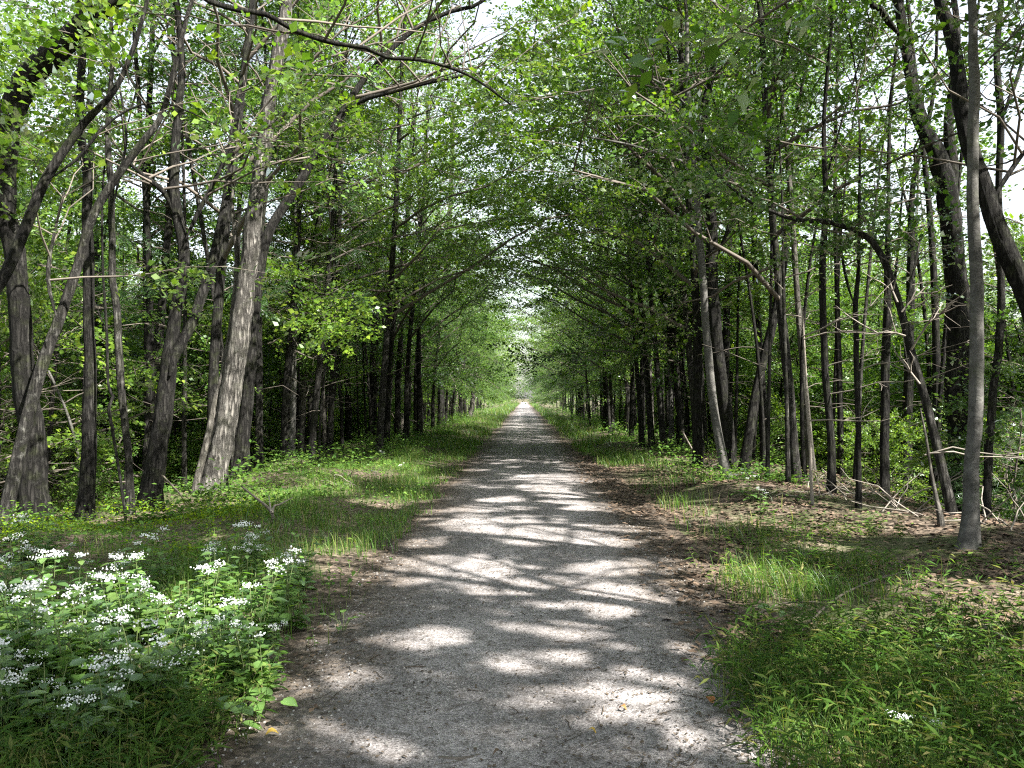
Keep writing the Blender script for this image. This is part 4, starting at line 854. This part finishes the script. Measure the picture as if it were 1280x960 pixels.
def twig_bits():
    r = np.random.default_rng(545); n = 1500; x, y = scatter(n, -1.6, 3.2, 2.6, 12, r, 1.5); k = r.random(n) < np.clip(.3 + .7 * vnoise(x, y, 1.1, 4) + .4 * (np.abs(x) > 1), .06, 1); x, y = x[k], y[k]; n = len(x)
    z = np.where(np.abs(x) < 1.85, pathn(x, y), gz(x, y)) + .006; a = r.uniform(0, 6.28, n); L = r.uniform(.03, .16, n); t = np.linspace(-.5, .5, 4)
    Pn = np.stack([x, y, z], -1)[:, None] + np.stack([np.cos(a), np.sin(a), 0 * a], -1)[:, None] * (t[None, :, None] * L[:, None, None]); Pn[..., :2] += r.normal(0, .005, Pn[..., :2].shape)
    V, Q = tubes(Pn, r.uniform(.0012, .003, (n, 1)) * np.ones((1, 4)), 3); tag(link('twig_bits', mesh_np('twig_bits', V, Q, M_CRUMB, True), None, 'stuff'), 'broken bits of dark twig strewn over the gravel and its edge', 'twigs')
twig_bits()
def pebbles():
    r = np.random.default_rng(540); n = 7000; x, y = scatter(n, -1.45, 1.6, 2.6, 11, r, 1.6); k = r.random(n) < .35 + .65 * sstep(.5, 1.4, np.abs(x)); x, y = x[k], y[k]; n = len(x)
    oc = np.array([[1, 0, 0], [0, 1, 0], [-1, 0, 0], [0, -1, 0], [.5, .5, .7], [-.5, .5, .7], [-.5, -.5, .7], [.5, -.5, .7]], float)
    s = r.uniform(.003, .009, n)[:, None, None] * r.uniform(.7, 1.4, (n, 1, 3)); V = oc[None] * s + r.normal(0, .0012, (n, 8, 3)); V += np.stack([x, y, pathn(x, y)], -1)[:, None]
    q = np.array([[0, 1, 5, 4], [1, 2, 6, 5], [2, 3, 7, 6], [3, 0, 4, 7], [4, 5, 6, 7]])
    o = link('pebbles', mesh_np('pebbles', V, quads_of(n, 8, q), M_PEBBLE), None, 'stuff'); tag(o, 'small pale pebbles lying loose on the gravel path', 'pebbles')
pebbles()

# ------------------------------------------------------------------ white flowering plants on the left bank
def herb_leaf_mesh(L, W, n=4):
    V, Q = [], []
    for i in range(n + 1):
        t = i / n; hw = W / 2 * math.sin(math.pi * min(1, .06 + t * .94) ** .75) * (1 if i < n else 0) + .0004; z = -.18 * L * t * t
        V += [[t * L, -hw, z + .18 * hw], [t * L, 0, z - .10 * hw], [t * L, hw, z + .18 * hw]]
        if i < n:
            b = 3 * i; Q += [[b, b + 1, b + 4, b + 3], [b + 1, b + 2, b + 5, b + 4]]
    return np.array(V), np.array(Q)
def flower_plant(seed, nst, H, cl, name='flowering_plant'):
    r = np.random.default_rng(seed); root = empty(name, (0, 0, 0), '', 'wildflower', '')
    st, lf, tops = [], [], []
    HV, HQ = herb_leaf_mesh(1, .62, 3)
    for s in range(nst):
        a = r.uniform(0, 6.28); ln = r.uniform(.05, .25) * H; h = H * r.uniform(.7, 1.05); t = np.linspace(0, 1, 6)
        b = np.array([r.normal(0, .05), r.normal(0, .05), -.02]); p = b + np.stack([math.cos(a) * ln * t ** 1.5, math.sin(a) * ln * t ** 1.5, h * t], -1)
        st.append(tubes(p[None], np.array([np.linspace(.004, .002, 6)]), 4)); tops.append(p[-1])
        for kk in range(6):
            u = .18 + .78 * kk / 5.0; c = np.array([np.interp(u, t, p[:, j]) for j in range(3)]); yaw0 = kk * 1.57 + r.normal(0, .3)
            for sg in (0, math.pi):
                yw = yaw0 + sg + r.normal(0, .2); L = r.uniform(.075, .13) * (1.15 - .5 * u)
                Rm = rot_from(np.array([[math.cos(yw), math.sin(yw), r.normal(.05, .2)]]), np.array([[r.normal(0, .15), r.normal(0, .15), 1]]))[0]
                pet = Rm[:, 0] * L * .25
                lf.append(((HV * L) @ Rm.T + c + pet, HQ))
    V, Q = cat(st); link('stem', mesh_np('stem', V, Q, M_STEM, True), root)
    V, Q = cat(lf); link('foliage', mesh_np('foliage', V, Q, M_HERB), root, 'stuff')
    for i in range(cl):
        tp = tops[i % len(tops)] + (0 if i < len(tops) else 1) * r.normal(0, .05, 3) * [1, 1, .4]
        n = int(r.integers(16, 34)); rad = r.uniform(.018, .042); c = np.stack([r.normal(0, rad, n), r.normal(0, rad, n), r.normal(.012, .008, n)], -1)
        pet = []
        for q in c:
            s = r.uniform(.004, .0075)
            for m_ in range(3):
                d = norm(r.normal(0, 1, 3)); e = norm(np.cross(d, r.normal(0, 1, 3)))
                pet.append(np.array([q - d * s, q - e * s, q + d * s, q + e * s]))
        link('flower_cluster', leaves_mesh('flower_cluster', np.array(pet) + tp, M_PETAL), root, 'stuff')
    return root
FPX = ['plant with flat white flower heads in the left bank patch', 'green flowerless weed in the white flower patch on the left bank']
FP = [flower_plant(601, 3, .50, 3), flower_plant(602, 4, .56, 4), flower_plant(603, 3, .42, 2), flower_plant(604, 4, .54, 4), flower_plant(605, 4, .46, 2), flower_plant(606, 5, .36, 0, 'leafy_weed'), flower_plant(607, 4, .42, 0, 'leafy_weed')]
LAB_F = 'leafy plant with flat white flower heads in the patch on the left bank'
firsts = set()
def flower(i, x, y, s, label, group):
    o = FP[i]; loc = (x, y, float(gz(x, y))); rz = rng.uniform(0, 6.28)
    if i not in firsts:
        firsts.add(i); o.location = loc; o.rotation_euler = (0, 0, rz); o.scale = (s, s, s); o['label'] = label; o['group'] = group; return o
    return dup(o, loc, rz, s, label, group)
cnt = 0
for k in range(900):
    if cnt >= 195: break
    px, py = rng.uniform(-120, 385), rng.uniform(715, 975); g = G(px, py)
    if g[0] > -1.42 - .3 * (py > 880) or py > 1040 - .40 * px: continue
    k_ = int(rng.integers(0, 5)) if rng.random() < .45 else int(rng.integers(5, 7))
    flower(k_, g[0], g[1], rng.uniform(.5, 1.12), FPX[k_ > 4] + (', back' if py < 810 else ', middle' if py < 900 else ', front') + (' left' if px < 60 else ' centre' if px < 200 else ' right') + ' of it', 'white flowering plants on the left bank' if k_ < 5 else 'leafy weeds on the left bank'); cnt += 1
for (px, py, s) in [(1130, 962, .42), (1172, 958, .36)]:
    g = G(px, py); flower(1, g[0], g[1], s, 'small white flowering plant in the grass at the lower right corner', 'white flowers at lower right')
for (px, py, s) in [(940, 640, .8), (955, 650, .7), (925, 632, .8), (500, 600, .6), (470, 610, .6), (480, 585, .6)]:
    g = G(px, py); flower(0, g[0], g[1], s, 'lone white flowering plant at the foot of the ' + ('right verge trunks' if px > 700 else 'left grass verge'), 'white flowers ' + ('right' if px > 700 else 'left') + ' of the path')
for o in FP:
    if not o['label']: o['label'] = LAB_F

# broad-leaved seedling at the lower left path edge, each big leaf a part
def seedling(px, py, label, n, seed, size):
    r = np.random.default_rng(seed); g = G(px, py); root = empty('broadleaf_seedling', (g[0], g[1], float(gz(g[0], g[1]))), label, 'seedling')
    V, Q = herb_leaf_mesh(1, .8, 5); me = mesh_np('leaf', V, Q, M_HERB)
    st = []
    for i in range(n):
        a = r.uniform(0, 6.28); d = r.uniform(.02, .17); z = r.uniform(.05, .17); tip = np.array([math.cos(a) * d, math.sin(a) * d, z])
        st.append(tubes(np.array([[[0, 0, -.01], tip * [.4, .4, .7], tip]]), np.array([[.002, .0018, .0015]]), 4))
        o = link('leaf', me, root); o.location = tip; s = size * r.uniform(.75, 1.2); o.scale = (s, s, s); o.rotation_euler = (r.normal(0, .2), r.normal(-.1, .2), a + r.normal(0, .4))
    V, Q = cat(st); link('stem', mesh_np('stem', V, Q, M_STEM, True), root)
seedling(322, 905, 'broad pale leaves of a seedling at lower left edge of the path', 11, 701, .075)
seedling(265, 925, 'pointed green seedling left of the broad pale one at the bottom left', 10, 702, .085)
seedling(430, 790, 'small dark seedling on the left gravel edge', 7, 703, .06)
seedling(985, 790, 'clump of broad leaves among dead leaves on the right bank', 9, 704, .08)
seedling(1180, 838, 'lobed leafy seedling in the sunny patch on the right bank', 10, 705, .09)

# ------------------------------------------------------------------ sticks, logs, fallen leaves
def dead_parts(root, Y, runs):
    org = np.array(root.location)
    for rn in runs:
        n = len(rn); rows = trace([(a, b, 3.4 - 2.2 * k / (n - 1)) for k, (a, b) in enumerate(rn)], Y, rng.uniform(-.8, .8)); V, Q, c = bark_tube(rows, 6, .15, .1, 0, 4)
        segs = [(V, Q)]
        for _ in range(6):
            k = int(rng.uniform(.25, .9) * (len(c) - 1)); d = norm(c[min(k + 1, len(c) - 1), :3] - c[k, :3]) + rng.normal(0, .5, 3); L = rng.uniform(.25, .7)
            pp = c[k, :3] + norm(d) * np.linspace(0, L, 4)[:, None] + rng.normal(0, .02, (4, 3)) * np.linspace(0, 1, 4)[:, None]; segs.append(tubes(pp[None], np.array([[.010, .008, .006, .004]]), 4))
        V, Q = cat(segs); link('dead_branch', mesh_np('dead_branch', V - org, Q, M_DEAD, True), root)
dead_parts(DEADTREE[0], 19.6, [[(366, 332), (400, 320), (430, 305), (462, 288)], [(330, 382), (370, 376), (410, 368), (442, 350)], [(335, 430), (360, 418), (380, 410), (412, 405)], [(345, 352), (380, 346), (420, 340), (452, 314)],
                               [(336, 300), (370, 302), (430, 282), (484, 270)], [(368, 438), (390, 447), (412, 440)], [(360, 395), (390, 400), (428, 394)], [(364, 360), (340, 345), (318, 338)]])
dead_parts(DEADTREE[1], 10.2, [[(1127, 390), (1150, 366), (1176, 372), (1212, 382)], [(1139, 437), (1160, 405), (1188, 384)], [(1132, 420), (1108, 414), (1086, 420)], [(1122, 378), (1112, 350), (1120, 322)], [(1150, 480), (1128, 452), (1118, 440)]])
def stick(name, label, cat_, runs, mat, group=None, sides=7):
    """runs: polylines of (px, py, width px, height above ground)"""
    segs = []; root = None
    for rn in runs:
        rows = []
        for (px, py, wd, h) in rn:
            d = ray(px, py); t = (h - CAM[2]) / d[2] if d[2] < -1e-4 else 20; q = CAM + d * t
            q = G(px, py, h + float(gz(*G(px, py, h)[:2]))); rows.append(np.array([*q, wd * q[1] / F / 2]))
        V, Q, _ = bark_tube(rows, sides, .04 * max(1, rows[0][1] / 5), .1, 0, 5); segs.append((V, Q))
        if root is None: root = np.array(rows[0][:3])
    V, Q = cat(segs); o = link(name, mesh_np(name, V - root, Q, mat, True)); o.location = root
    return tag(o, label, cat_, group)
def stick3(name, label, cat_, runs, mat, Y, sides=8):
    segs = []
    for rn in runs:
        V, Q, _ = bark_tube(trace(rn, Y, .6), sides, .06, .1, 0, 5); segs.append((V, Q))
    V, Q = cat(segs); root = P(*runs[0][0][:2], Y); o = link(name, mesh_np(name, V - root, Q, mat, True)); o.location = root
    return tag(o, label, cat_)
stick3('forked_stick', 'bare pale forked stick poking out of the herbs on left bank', 'stick', [[(302, 608, 3), (322, 624, 4), (340, 642, 5), (345, 672, 4.5)], [(340, 642, 4), (343, 632, 3.5), (350, 630, 3), (366, 622, 1.5)], [(339, 640, 3), (336, 620, 1.8)]], M_DEAD, 8.8)
stick3('bare_stick', 'bare brown stick leaning among the white flowers at the left edge', 'stick', [[(16, 742, 3), (19, 770, 4), (30, 795, 4.5), (42, 815, 4)]], M_DEAD, 5.0)
stick3('fallen_log', 'dark curved fallen log lying among the left trunks', 'log', [[(430, 556, 8), (442, 554, 9), (458, 545, 9), (475, 530, 8), (482, 522, 5)]], M_BARK_D, 29)
stick3('pale_snag', 'short pale broken snag among the dark left trunks', 'snag', [[(478, 552, 6), (479, 520, 7), (478, 492, 7), (476, 487, 3)]], M_DEAD, 30)
stick3('short_stump', 'low pale stump just right of the short broken snag', 'stump', [[(502, 548, 7), (503, 530, 7), (503, 517, 6)]], M_DEAD, 31)
stick3('fallen_branch', 'thin pale branch fallen sideways beyond the stump on the left', 'branch', [[(503, 522, 2.5), (520, 527, 2.5), (535, 531, 2)]], M_DEAD, 32)
stick3('crossed_sticks', 'pale sticks lying crossed among trunks far on the right', 'branch', [[(740, 494, 2), (755, 508, 2.5), (770, 524, 2)], [(741, 512, 1.5), (756, 502, 1.5)]], M_DEAD, 50)
stick3('fallen_branch', 'bare grey branch slanting down at the foot of the right verge trunks', 'branch', [[(852, 538, 3), (862, 556, 3), (872, 572, 3), (890, 582, 2)]], M_DEAD, 19)
stick3('bare_stick', 'thin white stick leaning across the gap between left trunks', 'stick', [[(203, 594, 2.5), (216, 608, 3.5), (228, 622, 3), (234, 636, 2)]], M_DEAD, 11)
for i, (rn, lab) in enumerate([([(530, 893, 3, .01), (560, 884, 3, .015), (590, 880, 3.5, .012), (612, 868, 2, .012)], 'long dark twig lying across the middle of the path near camera'),
     ([(548, 948, 6, .012), (575, 950, 7, .014), (600, 945, 4, .012)], 'thick dark bit of bark at the bottom of the path'),
     ([(648, 926, 2, .01), (664, 914, 2.5, .012), (672, 902, 1.5, .01)], 'thin twig standing on end in line with the path near its middle'),
     ([(1000, 790, 2.5, .05), (1050, 745, 3, .06), (1110, 720, 2.5, .06), (1160, 712, 1.5, .05)], 'long brown stick lying over the dark leaves on right bank'),
     ([(1215, 775, 3, .05), (1240, 788, 4, .06), (1262, 800, 3, .05)], 'short bleached stick on the reddish litter at the right edge'),
     ([(940, 772, 2, .03), (975, 755, 2.5, .04), (1020, 752, 2, .04)], 'thin brown twig on the leaf litter right of the path'),
     ([(555, 748, 2.5, .012), (575, 750, 3, .012), (590, 745, 2, .012)], 'short dark twig in shade just below the big sunny streak')]):
    stick('twig', lab, 'twig', [rn], M_TWIG if i not in (4,) else M_DEAD)
def brush(px, py, Y, seed, label, n=16, size=1.0):
    r = np.random.default_rng(seed); c = P(px, py, Y); root = np.array([c[0], c[1], float(gz(c[0], c[1]))]); o = empty('brushwood', root, label, 'brushwood', None)
    for i in range(n):
        a = r.uniform(0, 6.28); e = r.uniform(.05, .9); L = r.uniform(.5, 1.2) * size; s = np.array([r.normal(0, .3), r.normal(0, .3), .03]) * size
        t = np.linspace(0, 1, 5)[:, None]; p = s + np.array([math.cos(a) * math.cos(e), math.sin(a) * math.cos(e), math.sin(e)]) * t * L + r.normal(0, .04, (5, 3)) * t - np.array([0, 0, .15]) * t ** 2
        V, Q = tubes(p[None], np.array([np.linspace(.010, .004, 5)]), 5); link('stick', mesh_np('stick', V, Q, M_DEAD, True), o)
brush(1040, 640, 12.0, 801, 'tangle of bleached sticks round the pale broken stem on the right')
brush(1130, 655, 10.8, 802, 'scatter of pale sticks below the leaning mossy trunk on the right', 14)
brush(1262, 700, 9.0, 803, 'upright pale sticks at the right edge below the smooth grey trunk', 14)
brush(890, 590, 18.5, 804, 'heap of thin sticks behind the smooth grey leaner at right verge', 12)
brush(430, 620, 14, 805, 'low heap of brown sticks on the left bank past the forked stick', 10, .7)
def fallen(px, py, size, mat, label):
    g = G(px, py, .02); V, Q = herb_leaf_mesh(size, size * .7, 4); V[:, 2] += .02 * np.sin(V[:, 0] / size * 3); o = link('fallen_leaf', mesh_np('fallen_leaf', V, Q, mat)); o.location = (g[0], g[1], float(pathn(g[0], g[1])) + .012); o.rotation_euler = (.1, -.1, rng.uniform(0, 6.28)); tag(o, label, 'leaf')
fallen(745, 922, .045, M_YELLOW, 'small yellow leaf lying on the gravel near the bottom of the picture')
fallen(775, 889, .045, M_ORANGE, 'orange brown leaf in the bright sun patch on the path')
fallen(332, 920, .06, M_YELLOW, 'yellow leaf on the sunny gravel beside the broad pale seedling')
fallen(890, 880, .07, M_ORANGE, 'curled rusty leaf among litter at the right edge of the gravel')
fallen(628, 985 - 40, .05, M_LITTER, 'brown dead leaf at the bottom middle of the gravel path')
